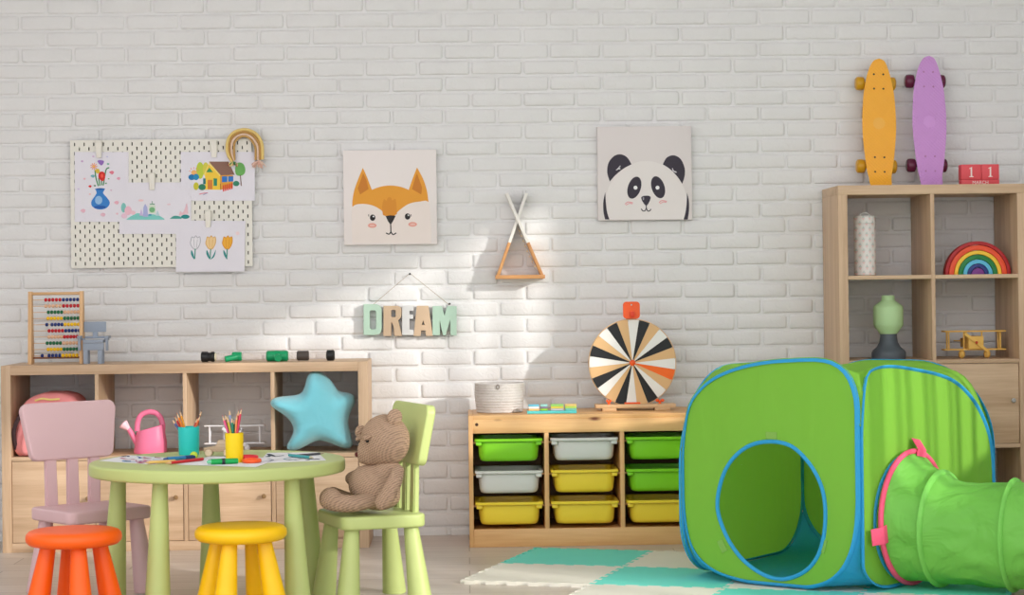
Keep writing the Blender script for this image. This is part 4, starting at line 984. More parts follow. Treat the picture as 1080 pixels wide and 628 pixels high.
# backpack
bk = thing('backpack', 'salmon pink child\'s backpack in the left cell of the low shelf behind the pink chair', 'backpack', (U(56, 480, -0.30).x, -0.25, ZS))
SAL = fabric((240, 150, 150), 0.75, 0.35, 9, 0.2)
x0, x1 = U(15.5, 480, -0.34).x, U(95, 480, -0.34).x; zt = U(60, 414.5, -0.32).z
mb = MB(); x0 = max(x0, LCOL[0][0]+0.004); xm, hw = (x0+x1)/2, (x1-x0)/2
prof = [(x0+0.02, ZS+0.001), (x1-0.02, ZS+0.001)]+spline([(x1-0.02, ZS+0.001), (x1, ZS+0.03), (x1-0.004, ZS+0.12), (x1-0.05, zt-0.03), (xm+0.05, zt-0.003), (xm, zt), (xm-0.05, zt-0.003), (x0+0.04, zt-0.04), (x0+0.006, ZS+0.12), (x0, ZS+0.03), (x0+0.02, ZS+0.001)], 5)[1:-1]
mb.prism(prof, -0.385, -0.13, 'Y', 0.035, 5); mb.build('body', SAL, bk)
MB().prism([(xm+(x-xm)*0.78, ZS+0.006+(z-ZS)*0.6) for x, z in prof], -0.402, -0.372, 'Y', 0.014, 4).build('front_pocket', SAL, bk)
MB().tube(spline([(xm-0.06, -0.387, zt-0.028), (xm-0.03, -0.393, zt-0.020), (xm, -0.392, zt-0.024), (xm+0.04, -0.393, zt-0.022)], 4), 0.004, 8, flat=0.5).build('yellow_emblem', plain((240, 214, 130), 0.6), bk)
MB().tube(spline([(x0+0.010, -0.37, ZS+0.03), (x0+0.006, -0.395, ZS+0.10), (x0+0.030, -0.39, ZS+0.165), (x0+0.065, -0.36, ZS+0.20)], 5), 0.0085, 10, flat=0.4).build('strap', fabric((70, 50, 52), 0.8), bk)
# watering can
YW = -0.30
def wpt(u, v, dy=0): return U(u/3.305, 290+v/3.305, YW+dy)
wc = thing('watering_can', 'pink toy watering can standing in the second cell of the low shelf', 'watering can', (wpt(524, 0).x, YW, ZS))
PNK = plain((238, 122, 160), 0.4); cx_ = wpt(524, 560).x; zt = wpt(524, 535).z; R0_, R1_ = (wpt(582, 560)-wpt(466, 560)).length/2, (wpt(570, 560)-wpt(474, 560)).length/2
mb = MB().lathe([(0, 0.0), (R0_-0.004, 0.0), (R0_, 0.005), (R0_*0.99, 0.03), (R1_, zt-ZS-0.004), (R1_-0.002, zt-ZS), (R1_-0.006, zt-ZS-0.002), (R0_*0.9, 0.012), (0, 0.012)], 40, c=(0, 0, ZS+0.0004))
for v in mb.v: v.x = cx_+v.x; v.y = YW+v.y*0.75; v.z += (0.018 if v.z > ZS+0.03 else 0)*((v.x-cx_)/R0_)
mb.build('body', PNK, wc)
hp = [wpt(*p) for p in ((478, 545), (480, 515), (490, 492), (508, 481), (526, 478), (546, 484), (560, 500), (567, 525), (566, 555))]
MB().tube(spline([tuple(p) for p in hp], 5), 0.0074, 14, flat=1.5, up=(0, 1, 0)).build('handle', PNK, wc)
MB().tube([tuple(wpt(482, 592)), tuple(wpt(462, 560)), tuple(wpt(446, 534))], [0.014, 0.011, 0.0095], 16).build('spout', PNK, wc)
A_, B_ = wpt(450, 540), wpt(430, 521); MB().tube([A_, A_+(B_-A_)*0.7, B_, B_+(B_-A_)*0.12], [0.009, 0.017, 0.021, 0.018], 24).build('sprinkler_head', plain((246, 200, 210), 0.5), wc)
# biplanes
def biplane(label, cx, y, zb, s, m, mh, group, dark=None):
    r = thing('toy_biplane', label, 'toy plane', (cx, y, zb+0.0004), 0, group); r['group'] = group
    def bx(name, lo, hi, mm=m, bev=0.0012):
        MB().box([a*s for a in lo], [a*s for a in hi], bev*s).build(name, mm, r, world=False)
    zl, zu = 0.036, 0.112
    bx('lower_wing', (-0.129, -0.030, zl-0.003), (0.129, 0.030, zl+0.003)); bx('upper_wing', (-0.129, -0.030, zu-0.003), (0.129, 0.030, zu+0.003))
    for x in (-0.108, -0.045, 0.030, 0.108):
        for yy in (-0.018, 0.018) if abs(x) > 0.1 else (-0.018,):
            MB().tube([(x*s, yy*s, (zl+0.002)*s), (x*s, yy*s, (zu-0.002)*s)], 0.0036*s, 10).build('strut', m, r, world=False)
    MB().prism([(-0.032*s, (zl+0.002)*s), (0.032*s, (zl+0.002)*s), (0.032*s, (zl+0.056)*s), (-0.032*s, (zl+0.056)*s)], -0.045*s, 0.05*s, 'Y', 0.003*s).build('nose_block', m, r, world=False)
    mb = MB(); mb.box((-0.022*s, 0.05*s, (zl+0.006)*s), (0.022*s, 0.15*s, (zl+0.044)*s), 0.003*s); mb.build('fuselage', m, r, world=False)
    bx('tail_plane', (-0.05, 0.13, zl+0.03), (0.05, 0.155, zl+0.035)); bx('tail_fin', (-0.003, 0.128, zl+0.034), (0.003, 0.155, zl+0.075))
    mb = MB(); mb.box((-0.062*s, -0.053*s, -0.0065*s), (0.062*s, -0.048*s, 0.0065*s), 0.002*s, mat=Matrix.Translation((0, 0, (zl+0.030)*s)) @ Matrix.Rotation(math.radians(38), 4, 'Y')); mb.build('propeller', m, r, world=False)
    MB().ell((0, -0.055*s, (zl+0.030)*s), (0.006*s, 0.006*s, 0.006*s), 14, 8).build('hub', mh, r, world=False)
    for x in (-0.053, 0.053):
        MB().tube([(x*s, -0.012*s, 0.018*s), (x*s, -0.012*s, zl*s)], 0.004*s, 8).build('wheel_strut', m, r, world=False)
        MB().lathe([(0, -0.013*s), (0.010*s, -0.012*s), (0.0165*s, -0.006*s), (0.0175*s, 0), (0.0165*s, 0.006*s), (0.010*s, 0.012*s), (0, 0.013*s)], 20, mat=Matrix.Translation((x*s, -0.012*s, 0.0175*s)) @ RX90).build('wheel', m, r, world=False)
    return r
wp = plain((232, 234, 240), 0.4)
biplane('white toy biplane in the third cell of the low shelf, behind the yellow cup', U(248, 470, -0.24).x, -0.24, ZS, 0.95, wp, plain((90, 90, 100), 0.4), 'toy biplanes on the shelves')
# star cushion
sp_ = thing('star_cushion', 'fluffy turquoise star shaped cushion poking out of the right cell of the low shelf', 'cushion', (U(336, 470, -0.33).x, -0.33, ZS))
def star():
    YS = -0.350
    def spt(u, v, dy=0): p = U(180+u/4.186, 350+v/4.186, YS+dy); return Vector((p.x, p.z))
    c = spt(655, 365)
    prof = [(456, 292), (446, 308), (455, 328), (490, 352), (524, 380), (544, 412), (546, 444), (530, 476), (514, 506), (528, 522), (570, 518), (615, 494), (655, 480), (700, 492), (745, 514), (786, 522), (802, 508), (792, 460), (780, 405), (794, 352), (812, 316), (808, 286), (782, 272), (740, 266), (716, 230), (688, 196), (656, 176), (628, 174), (608, 190), (598, 222), (590, 256), (570, 276), (530, 280), (486, 284)]
    pl = [Vector(q[:2]) for q in spline([(spt(*p).x, spt(*p).y, 0) for p in prof], 4, True)]
    L_ = [0]
    for k in range(len(pl)): L_.append(L_[-1]+(pl[(k+1) % len(pl)]-pl[k]).length)
    out = []; k = 0
    for m in range(110):
        d = L_[-1]*m/110
        while L_[k+1] < d: k += 1
        out.append(pl[k]+(pl[(k+1) % len(pl)]-pl[k])*((d-L_[k])/max(1e-9, L_[k+1]-L_[k])))
    for it in range(2): out = [(out[i-1]+out[i]*2+out[(i+1) % 110])/4 for i in range(110)]
    mb = MB(); rings = 16; vs = []; n = len(out)
    def dist(q):
        best = 9
        for i in range(n):
            a, b_ = out[i], out[(i+1) % n]; e = b_-a; t = max(0, min(1, (q-a).dot(e)/max(1e-12, e.dot(e)))); best = min(best, (q-a-e*t).length)
        return best
    grid = [[c+(p-c)*(i/rings) for p in out] for i in range(rings+1)]
    hts = []
    for i in range(rings+1):
        row = []
        for q in grid[i]:
            d = min(1.0, dist(q)/0.072) if i < rings else 0.0
            row.append(0.090*math.sqrt(max(0, 1-(1-d)**2)))
        hts.append(row)
    for it in range(10):
        new = [r[:] for r in hts]
        for i in range(1, rings):
            for j in range(n): new[i][j] = (hts[i][j]*2+hts[i-1][j]+hts[i+1][j]+hts[i][j-1]+hts[i][(j+1) % n])/6
        new[0] = [sum(hts[1])/n]*n; hts = new
    for sgn in (-1, 1):
        for i in range(rings+1):
            for j, q in enumerate(grid[i]):
                vs.append((q.x, YS+sgn*hts[i][j]*(0.95 if sgn < 0 else 0.8)+(q.x-c.x)*0.46, q.y))
    o = 0; fs = []
    for s_ in range(2):
        b0 = s_*(rings+1)*n
        for i in range(rings):
            for j in range(n):
                j2 = (j+1) % n; fs.append((b0+i*n+j, b0+i*n+j2, b0+(i+1)*n+j2, b0+(i+1)*n+j))
    mb.add(vs, fs)
    zmin = min(v.z for v in mb.v)
    for v in mb.v: v.z = max(v.z, ZS+0.001)
    m = fabric((130, 214, 230), 0.9, 0.25, 14, 0.9, sheen=0.6)
    bm = bmesh.new(); vv = [bm.verts.new(v) for v in mb.v]
    for f in mb.f:
        try: bm.faces.new([vv[i] for i in f])
        except ValueError: pass
    bmesh.ops.remove_doubles(bm, verts=bm.verts, dist=0.0004)
    m2 = MB().bm(bm); o = m2.build('plush_body', m, sp_, smooth=180)
star()

# ------------------------------------------------------------------ on the pine frame
# woven basket
bs = U(527, 437, -0.24); R_ = (U(554, 420, -0.24)-U(502, 420, -0.24)).length/2; hB = U(527, 404, -0.24).z-FH
bk2 = thing('rope_basket', 'pale coiled rope basket on the left of the pine frame', 'basket', (bs.x, -0.24, FH))
prof = [(0, 0.001), (R_*0.9, 0.001)]; nc = 11
for k in range(nc):
    z0 = hB*(k)/nc; Rk = R_*(0.93+0.07*min(1, (k+1)/5))
    for t in (0.12, 0.35, 0.65, 0.88): prof.append((Rk+0.0035*math.sin(t*PI)-0.003, z0+hB/nc*t+0.001))
prof += [(R_-0.006, hB+0.001), (R_-0.012, hB-0.004), (R_-0.014, 0.02), (R_*0.85, 0.008), (0, 0.008)]
MB().lathe(prof, 64, c=(bs.x, -0.24, FH)).build('woven_body', fabric((214, 208, 204), 0.9, 0.2, 30, 0.9), bk2, smooth=60)
c = U(525, 404.5, -0.24-R_*0.95); MB().tube(circ(c.x, 0, 0.006, 0.009, 12) and [(c.x+0.006*math.cos(a), -0.24-R_-0.001, FH+hB-0.012+0.009*math.sin(a)) for a in [2*PI*k/12 for k in range(12)]], 0.0018, 6, True).build('loop', fabric((150, 140, 130), 0.9), bk2)
# block tray
YB = -0.36
def kpt(u, v): return U(490+u/8.308, 395+v/8.308, YB)
a, b_ = kpt(548, 384), kpt(980, 358)
bt = thing('block_tray', 'turquoise peg tray on the pine frame carrying four small block stacks', 'toy tray', ((a.x+b_.x)/2, YB, FH))
ht = 0.0115; MB().box((a.x, YB-0.028, FH), (b_.x, YB+0.028, FH+ht), 0.003).build('tray', plain((92, 208, 210), 0.5), bt)
STK = [(556, 648, [(250, 190, 120), (240, 240, 240), (110, 190, 215)], 'rainbow striped'), (662, 722, [(150, 205, 60), (140, 130, 150), (160, 220, 215)], 'green and grey'), (752, 862, [(205, 196, 204), (236, 220, 90), (160, 225, 120)], 'grey, yellow and green'), (876, 976, [(130, 205, 190), (190, 225, 100), (240, 210, 130)], 'mint, lime and yellow')]
for si, (u0, u1, cols, lab) in enumerate(STK):
    xa, xb = kpt(u0, 0).x, kpt(u1, 0).x; h0 = FH+ht+0.0006; hh = 0.0085
    for k, col in enumerate(cols):
        o = MB().box((xa, YB-0.019, h0+k*hh), (xb, YB+0.019, h0+(k+1)*hh-0.0006), 0.001).build('toy_block', plain(col, 0.5), None, loc=((xa+xb)/2, YB, h0+k*hh))
        tag(o, ('bottom', 'middle', 'top')[k]+' block of the '+lab+' stack on the turquoise tray', 'toy block', 'small blocks on the turquoise tray')
# prize wheel
YWh = -0.22
def hp_(u, v, dy=0): return U(600+u/4.831, 310+v/4.831, YWh+dy)
ctr = hp_(323, 352); RW = (hp_(547, 352)-hp_(99, 352)).length/2
pw = thing('prize_wheel', 'spinning prize wheel with black, white and tan segments on a wooden stand', 'prize wheel', (ctr.x, YWh, FH))
oak_l = wood((226, 190, 148), (206, 164, 118), 'X', 1.5)
st = hp_(135, 590); en = hp_(542, 590); ps = FH+0.011
MB().box((st.x, YWh-0.035, ps), (en.x, YWh+0.055, ps+0.015), 0.002).build('base_plank', oak_l, pw)
for u0, u1 in ((160, 232), (428, 504)): MB().box((hp_(u0, 0).x, YWh-0.045, FH), (hp_(u1, 0).x, YWh+0.06, ps), 0.002).build('foot', oak_l, pw)
MB().box((ctr.x-0.022, YWh+0.022, ps+0.014), (ctr.x+0.022, YWh+0.034, ctr.z+RW+0.012), 0.002).build('support_post', oak_l, pw)
mb = MB().lathe([(0, -0.006), (RW-0.002, -0.006), (RW, -0.004), (RW, 0.004), (RW-0.002, 0.006), (0, 0.006)], 96, mat=Matrix.Translation(ctr) @ Matrix.Rotation(PI/2, 4, 'X'))
disc = mb.build('disc', oak_l, pw)
WB, WW, WT, WO = plain((24, 24, 28), 0.5), plain((236, 234, 230), 0.5), plain((222, 180, 128), 0.5), plain((248, 108, 24), 0.5)
seq = 'wbtwbtwotwbtwbtwbtwbtwbt'; cm = {'w': WW, 'b': WB, 't': WT, 'o': WO}
for k, ch in enumerate(seq):
    a0 = PI/2-math.radians(2+15*k+7.5); a1 = PI/2-math.radians(2+15*k-7.5); Rr = RW-0.004
    pts = [(ctr.x+0.004*math.cos((a0+a1)/2), ctr.z+0.004*math.sin((a0+a1)/2))]+[(ctr.x+Rr*math.cos(a0+(a1-a0)*j/6), ctr.z+Rr*math.sin(a0+(a1-a0)*j/6)) for j in range(7)]
    MB().prism(pts, YWh-0.0072, YWh-0.0058, 'Y').build('segment', cm[ch], disc)
for k in range(24):
    a = PI/2-math.radians(2+15*k+7.5); p = ctr+Vector((math.cos(a)*(RW-0.008), 0, math.sin(a)*(RW-0.008)))
    MB().lathe([(0.0016, 0), (0.0016, 0.013), (0.0008, 0.014), (0, 0.014)], 8, mat=Matrix.Translation((p.x, YWh-0.006, p.z)) @ Matrix.Rotation(PI/2, 4, 'X')).build('peg', steel, disc)
ORG = plain((246, 92, 28), 0.4)
MB().lathe([(0, 0), (0.012, 0), (0.012, 0.006), (0.008, 0.009), (0, 0.009)], 24, mat=Matrix.Translation((ctr.x, YWh-0.007, ctr.z)) @ Matrix.Rotation(PI/2, 4, 'X')).build('hub', ORG, pw)
def o2(u, v): p = hp_(u, v, -0.02); return (p.x, p.z)
a, b_ = o2(277, 128), o2(361, 40)
mb = shape([rrect(a[0], a[1], b_[0], b_[1], 0.014, 6), circ((a[0]+b_[0])/2, b_[1]-0.013, 0.0034, n=16)], 0.012, 0.001)
mb.v = [Vector((v.x, YWh-0.016+v.z, v.y)) for v in mb.v]; mb.build('pointer_bracket', ORG, pw, smooth=30)
MB().box(((a[0]+b_[0])/2-0.006, YWh-0.034, a[1]+0.006), ((a[0]+b_[0])/2+0.012, YWh-0.022, a[1]+0.030), 0.003).build('flapper', plain((222, 60, 24), 0.4), pw)
MB().box(((a[0]+b_[0])/2-0.010, YWh-0.012, a[1]+0.004), ((a[0]+b_[0])/2+0.010, YWh+0.034, a[1]+0.026), 0.002).build('bracket_arm', ORG, pw)
a, b_ = o2(284, 590), o2(366, 574); MB().box((a[0], YWh-0.012, ps+0.014), (b_[0], YWh+0.034, ps+0.022), 0.002).build('base_clamp', ORG, pw)
for u, w in ((195, 0.010), (455, 0.017)):
    x = hp_(u, 0).x; z = ps+0.015
    MB().lathe([(0, 0), (0.006, 0), (0.006, 0.010), (0.003, 0.013), (0, 0.013)], 14, c=(x, YWh-0.018, z)).build('screw_knob', ORG, pw)
    mb = MB()
    for sx in (-1, 1): mb.ell((x+sx*w*0.6, YWh-0.018, z+0.014), (w*0.5, 0.003, 0.0065), 14, 8)
    mb.build('wing', ORG, pw)

# ------------------------------------------------------------------ tall shelf contents
# skateboards leaning on the wall
def skateboard(label, u_c, u_top, v_top, v_bot, mdeck, mwheel, mtruck, mbolt, logo, dyoff):
    # outline measured on the photograph, deck tilted back to the wall; the tail stands on the shelf
    zb = TSH; Yb, Yt = -0.155, -0.088
    pb = U(860+u_c/3.491, 40+v_bot/3.491, Yb); pt = U(860+u_top/3.491, 40+v_top/3.491, Yt)
    base = Vector((pb.x, Yb, zb)); top = Vector((pt.x, Yt, pt.z)); L_ = (top-base).length
    k = 1/3.491/ (F/ (9-0.12))
    r = thing('skateboard', label, 'skateboard', tuple(base), 0, 'plastic skateboards on the tall shelf')
    ez = (top-base).normalized(); ey = Vector((0, 1, 0)); ey = (ey-ez*ey.dot(ez)).normalized(); ex = ey.cross(ez)
    prof = [(0.0, 38), (0.03, 41), (0.075, 42), (0.13, 47), (0.25, 55), (0.40, 61.5), (0.50, 63), (0.62, 61), (0.74, 56), (0.84, 47), (0.91, 38), (0.96, 28), (0.988, 17), (1.0, 0)]
    sp = spline([(a, b_, 0) for a, b_ in prof], 5); mb = MB(); vs = []; fs = []; m = 9
    def kick(t): return 0.085*max(0, (0.14-t)/0.14)**2*0.35*-1 + -0.03*max(0, (t-0.88)/0.12)**2*0.5
    for t, w, _ in sp:
        w = max(0, w)*k
        for side_ in (0, 1):
            for j in range(m):
                s = -1+2*j/(m-1); e = 0.0045*(1-abs(s)**8)
                lip = -0.004*abs(s)**6
                p = base+ez*(t*L_)+ex*(s*w)+ey*(kick(t)+lip+(-e if side_ == 0 else e))
                vs.append(tuple(p))
    n = len(sp)
    for i in range(n-1):
        a0 = i*2*m; a1 = (i+1)*2*m
        for j in range(m-1):
            fs.append((a0+j, a1+j, a1+j+1, a0+j+1)); fs.append((a0+m+j, a0+m+j+1, a1+m+j+1, a1+m+j))
        fs.append((a0, a0+m, a1+m, a1)); fs.append((a0+m-1, a1+m-1, a1+2*m-1, a0+2*m-1))
    fs.append(tuple(range(m))+tuple(range(2*m-1, m-1, -1)))
    mb.add(vs, fs); mb.build('deck', mdeck, r, smooth=50)
    F3 = Matrix((ex, ey, ez)).transposed().to_4x4()
    def at(xk, t, d): return base+ez*(t*L_)+ex*(xk*k)+ey*d
    MB().lathe([(0.025, 0), (0.025, 0.0012), (0.021, 0.0016), (0, 0.0014)], 32, mat=Matrix.Translation(at(0, 0.5, -0.0040)) @ F3 @ Matrix.Rotation(PI/2, 4, 'X')).build('round_emblem', logo, r)
    for t in (0.178, 0.826):
        MB().tube([tuple(at(0, t, 0.004)), tuple(at(0, t, 0.028))], [0.022, 0.012], 12).build('truck_base', mtruck, r)
        MB().tube([tuple(at(-58, t, 0.040)), tuple(at(50, t, 0.040))], 0.008, 12).build('truck_axle', mtruck, r)
        for s in (-1, 1):
            c = at(s*58-5, t, 0.040)
            wv = MB().lathe([(0, -0.019), (0.021, -0.019), (0.0275, -0.014), (0.029, -0.005), (0.029, 0.005), (0.0275, 0.014), (0.021, 0.019), (0, 0.019)], 28, mat=Matrix.Translation(c) @ F3 @ RX90).build('wheel', mwheel, r)
        for s in (-1, 1):
            for dt in (-0.0565, 0.0565):
                MB().lathe([(0.0042, 0), (0.0042, 0.001), (0.003, 0.0022), (0, 0.0024)], 12, mat=Matrix.Translation(at(s*17.5, t+dt, -0.0044)) @ F3 @ Matrix.Rotation(PI/2, 4, 'X')).build('bolt', mbolt, r)
def deckmat(col, rough):
    m, nt, b = newmat('waffle_plastic'); Lk = nt.links
    tc = N(nt, 'ShaderNodeTexCoord'); mp = N(nt, 'ShaderNodeMapping'); mp.inputs['Rotation'].default_value = (0, math.radians(45), 0); mp.inputs['Scale'].default_value = (95, 0, 95)
    Lk.new(tc.outputs['Object'], mp.inputs['Vector'])
    ck = N(nt, 'ShaderNodeTexVoronoi'); ck.inputs['Scale'].default_value = 1.0; ck.inputs['Randomness'].default_value = 0.0
    Lk.new(mp.outputs[0], ck.inputs['Vector'])
    bp = N(nt, 'ShaderNodeBump'); bp.inputs['Strength'].default_value = 0.9; bp.inputs['Distance'].default_value = 0.003
    Lk.new(ck.outputs['Distance'], bp.inputs['Height']); Lk.new(bp.outputs[0], b.inputs['Normal'])
    b.inputs['Base Color'].default_value = rgb(*col); b.inputs['Roughness'].default_value = rough
    return m
skateboard('orange plastic skateboard standing on its tail on the tall shelf', 237, 231, 80, 541, deckmat((252, 178, 48), 0.3), plain((206, 152, 24), 0.3), plain((200, 140, 30), 0.4), plain((70, 44, 20), 0.4), plain((250, 184, 74), 0.35), 0)
skateboard('purple plastic skateboard standing on its tail on the tall shelf', 424, 414, 70, 541, deckmat((206, 148, 216), 0.2), plain((96, 26, 58), 0.25), plain((88, 30, 60), 0.4), plain((176, 112, 170), 0.4), plain((208, 150, 218), 0.3), 0)
# block calendar
YK = -0.25
def cpt(u, v): return U(860+u/3.491, 40+v/3.491, YK)
a, m_, b_ = cpt(538, 535), cpt(611, 455), cpt(677, 513)
cal = thing('block_calendar', 'red block calendar reading 11 March on the tall shelf', 'calendar', ((a.x+b_.x)/2, YK, TSH))
REDC = plain((226, 84, 92), 0.5); CRW = plain((246, 232, 226), 0.6)
zb_ = TSH; zm = zb_+0.0255; zt = zb_+0.0885
mbk = MB().box((a.x, YK, zb_), (b_.x, YK+0.05, zm), 0.0015).build('month_block', REDC, cal)
tx = text('MARCH', 0.0195); tx.v = [Vector((v.x+(a.x+b_.x)/2, YK-0.0004+v.z*0.5, v.y+(zb_+zm)/2)) for v in tx.v]; tx.build('month_lettering', CRW, mbk, smooth=0)
for x0, x1 in ((a.x, m_.x-0.0006), (m_.x+0.0006, b_.x)):
    cb = MB().box((x0, YK, zm+0.0006), (x1, YK+0.055, zt), 0.0025).build('date_cube', REDC, cal)
    xm = (x0+x1)/2; zc_ = (zm+zt)/2; h = 0.021
    one = [(xm-0.009, zc_-h), (xm+0.009, zc_-h), (xm+0.009, zc_-h+0.0025), (xm+0.003, zc_-h+0.004), (xm+0.003, zc_+h), (xm+0.0015, zc_+h), (xm-0.009, zc_+h-0.006), (xm-0.0086, zc_+h-0.0085), (xm-0.003, zc_+h-0.0065), (xm-0.003, zc_-h+0.004), (xm-0.009, zc_-h+0.0025)]
    MB().prism(one, YK-0.0005, YK+0.0005, 'Y').build('numeral', CRW, cb, smooth=0)
# bottle
YBt = -0.25; pB = U(912.5, 291, YBt); Rb = (U(924, 270, YBt)-U(901.3, 270, YBt)).length/2; zS1 = TZ[3]; hBt = U(912, 226, YBt).z-zS1
bo = thing('vacuum_bottle', 'white bottle with small pink and grey triangles in the tall shelf', 'bottle', (pB.x, YBt, zS1))
def trimat():
    m, nt, b = newmat('triangle_print'); Lk = nt.links
    tc = N(nt, 'ShaderNodeTexCoord')
    def wave(axis_vec, sc):
        d = N(nt, 'ShaderNodeVectorMath', operation='DOT_PRODUCT'); d.inputs[1].default_value = axis_vec; Lk.new(tc.outputs['Object'], d.inputs[0])
        mu = N(nt, 'ShaderNodeMath', operation='MULTIPLY'); mu.inputs[1].default_value = sc; Lk.new(d.outputs['Value'], mu.inputs[0])
        fr = N(nt, 'ShaderNodeMath', operation='FRACT'); Lk.new(mu.outputs[0], fr.inputs[0])
        gt = N(nt, 'ShaderNodeMath', operation='GREATER_THAN'); gt.inputs[1].default_value = 0.5; Lk.new(fr.outputs[0], gt.inputs[0]); return gt
    w1 = wave((1, 0, 0.58), 38); w2 = wave((-1, 0, 0.58), 38); w3 = wave((0, 0, 1), 44)
    a1 = N(nt, 'ShaderNodeMath', operation='MULTIPLY'); Lk.new(w1.outputs[0], a1.inputs[0]); Lk.new(w2.outputs[0], a1.inputs[1])
    a2 = N(nt, 'ShaderNodeMath', operation='MULTIPLY'); Lk.new(a1.outputs[0], a2.inputs[0]); Lk.new(w3.outputs[0], a2.inputs[1])
    mx = N(nt, 'ShaderNodeMix', data_type='RGBA'); mx.inputs[6].default_value = rgb(234, 230, 226); mx.inputs[7].default_value = rgb(234, 204, 198); Lk.new(a1.outputs[0], mx.inputs[0])
    mx2 = N(nt, 'ShaderNodeMix', data_type='RGBA'); Lk.new(mx.outputs[2], mx2.inputs[6]); mx2.inputs[7].default_value = rgb(200, 210, 203); Lk.new(a2.outputs[0], mx2.inputs[0])
    Lk.new(mx2.outputs[2], b.inputs['Base Color']); b.inputs['Roughness'].default_value = 0.4; return m
MB().lathe([(0, 0.0004), (Rb-0.004, 0.0004), (Rb, 0.004), (Rb, hBt*0.83), (Rb-0.002, hBt*0.84), (0, hBt*0.84)], 40, c=(pB.x, YBt, zS1)).build('body', trimat(), bo)
MB().lathe([(Rb-0.002, hBt*0.842), (Rb+0.0005, hBt*0.845), (Rb, hBt*0.955), (Rb-0.006, hBt*0.975), (0, hBt*0.975)], 40, c=(pB.x, YBt, zS1)).build('lid', trimat(), bo)
MB().tube([(pB.x+Rb*0.45*math.cos(a_), YBt, zS1+hBt*0.962+0.014*math.sin(a_)) for a_ in [PI*k/10 for k in range(11)]], 0.0045, 10).build('carry_loop', plain((206, 206, 200), 0.5), bo)
# nested rainbow
YR = -0.30; pR = U(1030.3, 290.5, YR); kR = (U(1040, 290, YR)-U(1030, 290, YR)).length/10/4.333
arcs = [((178, 34, 40), 150, 134, 'dark red outermost'), ((238, 84, 48), 132, 110, 'orange red'), ((250, 200, 60), 108, 91, 'yellow'), ((30, 128, 64), 89, 69, 'green'), ((96, 190, 226), 67, 49, 'light blue'), ((40, 56, 128), 47, 31, 'navy blue')]
for col, ro, ri, nm in arcs:
    mb = MB(); n = 40; sec = []
    ro_, ri_ = ro*kR, ri*kR; pts = circ(pR.x, zS1+0.0, ro_, ro_, n, 0, 0, PI)+circ(pR.x, zS1+0.0, ri_, ri_, n, 0, 0, PI)[::-1]
    bm = bmesh.new()
    pr = [( -0.0015, 0.0015), (0, 0)]
    for Y_ in (0, 1): pass
    mb.prism(pts, YR-0.022, YR+0.022, 'Y', 0.0015, 2)
    for v in mb.v: v.z = max(v.z, zS1+0.0002)
    bm.free()
    o = mb.build('rainbow_arch', plain(col, 0.45, var=0.08), None, loc=(pR.x, YR, zS1)); tag(o, nm+' arch of the nested wooden rainbow on the tall shelf', 'toy arch', 'arches of the wooden rainbow')
o = MB().prism(circ(pR.x, zS1, 29*kR, 29*kR, 28, 0, 0, PI), YR-0.022, YR+0.022, 'Y', 0.0015).build('rainbow_arch', plain((124, 54, 140), 0.45), None, loc=(pR.x, YR, zS1)); tag(o, 'small purple half disc in the centre of the nested wooden rainbow', 'toy arch', 'arches of the wooden rainbow')
# vase
YV = -0.25; pV = U(937.4, 378, YV); zS2 = TZ[2]; kV = (U(947, 340, YV)-U(937, 340, YV)).length/10/2.855; zV = lambda v: max(0, U(937.4, 180+v/2.855, YV).z-zS2)
va = thing('table_lamp', 'pale green and charcoal vase shaped lamp in the left cell of the tall shelf', 'lamp', (pV.x, YV, zS2))
MB().lathe([(0, 0.0004), (50*kV, 0.0004), (51*kV, 0.004), (51*kV, zV(548)), (47*kV, zV(541)), (36*kV, zV(532)), (28*kV, zV(518)), (25*kV, zV(500)), (25*kV, zV(492)), (0, zV(492))], 48, c=(pV.x, YV, zS2)).build('base', plain((84, 92, 100), 0.5), va)
MB().lathe([(0, zV(492)-0.001), (26*kV, zV(492)), (43*kV, zV(468)), (44.5*kV, zV(462)), (44.5*kV, zV(414)), (43*kV, zV(408)), (21*kV, zV(392)), (19.5*kV, zV(388)), (19.5*kV, zV(378)), (18*kV, zV(376)), (0, zV(376))], 48, c=(pV.x, YV, zS2)).build('shade', plain((186, 220, 164), 0.5), va)
wood_y = plain((232, 184, 92), 0.5, var=0.08)
bpw = biplane('natural yellow wood toy biplane in the right cell of the tall shelf', U(1027, 375, -0.27).x, -0.27, TZ[2], 0.99, wood_y, plain((190, 60, 40), 0.5), 'toy biplanes on the shelves')

# ------------------------------------------------------------------ play tent and tunnel
TZ0 = 0.0132
def on_panel(A_, B_, px, py):
    d = (B_-A_).normalized(); n = Vector((d.y, -d.x, 0)); p = HIT(px, py, A_, n); return Vector(((p-A_).dot(d), p.z))
YN, YL = -1.99, -1.52
NC = Vector((U(907.6, 500, YN).x, YN, 0)); LC = Vector((U(718.2, 500, YL).x, YL, 0))
e1 = LC-NC; W1 = e1.length; e1n = e1/W1
e2n = Vector((-e1n.y, e1n.x, 0)); e2n = e2n if e2n.x > 0 else -e2n
W2 = on_panel(NC, NC+e2n, 1048.5, 470).x; RC = NC+e2n*W2; FC = LC+e2n*W2+Vector((-0.085, 0, 0)); TH = 0.755; RR = 0.31
TG = fabric((152, 214, 80), 0.55, 0.5, 3.5, 0.08, trans=0.45, stretch=(1.6, 1.6, 0.35)); TB = fabric((58, 172, 230), 0.5, 0.2, 20, 0.1, trans=0.25)
tent = thing('play_tent', 'green pop-up cube play tent with blue edging on the foam mat', 'play tent', tuple((NC+FC)/2))
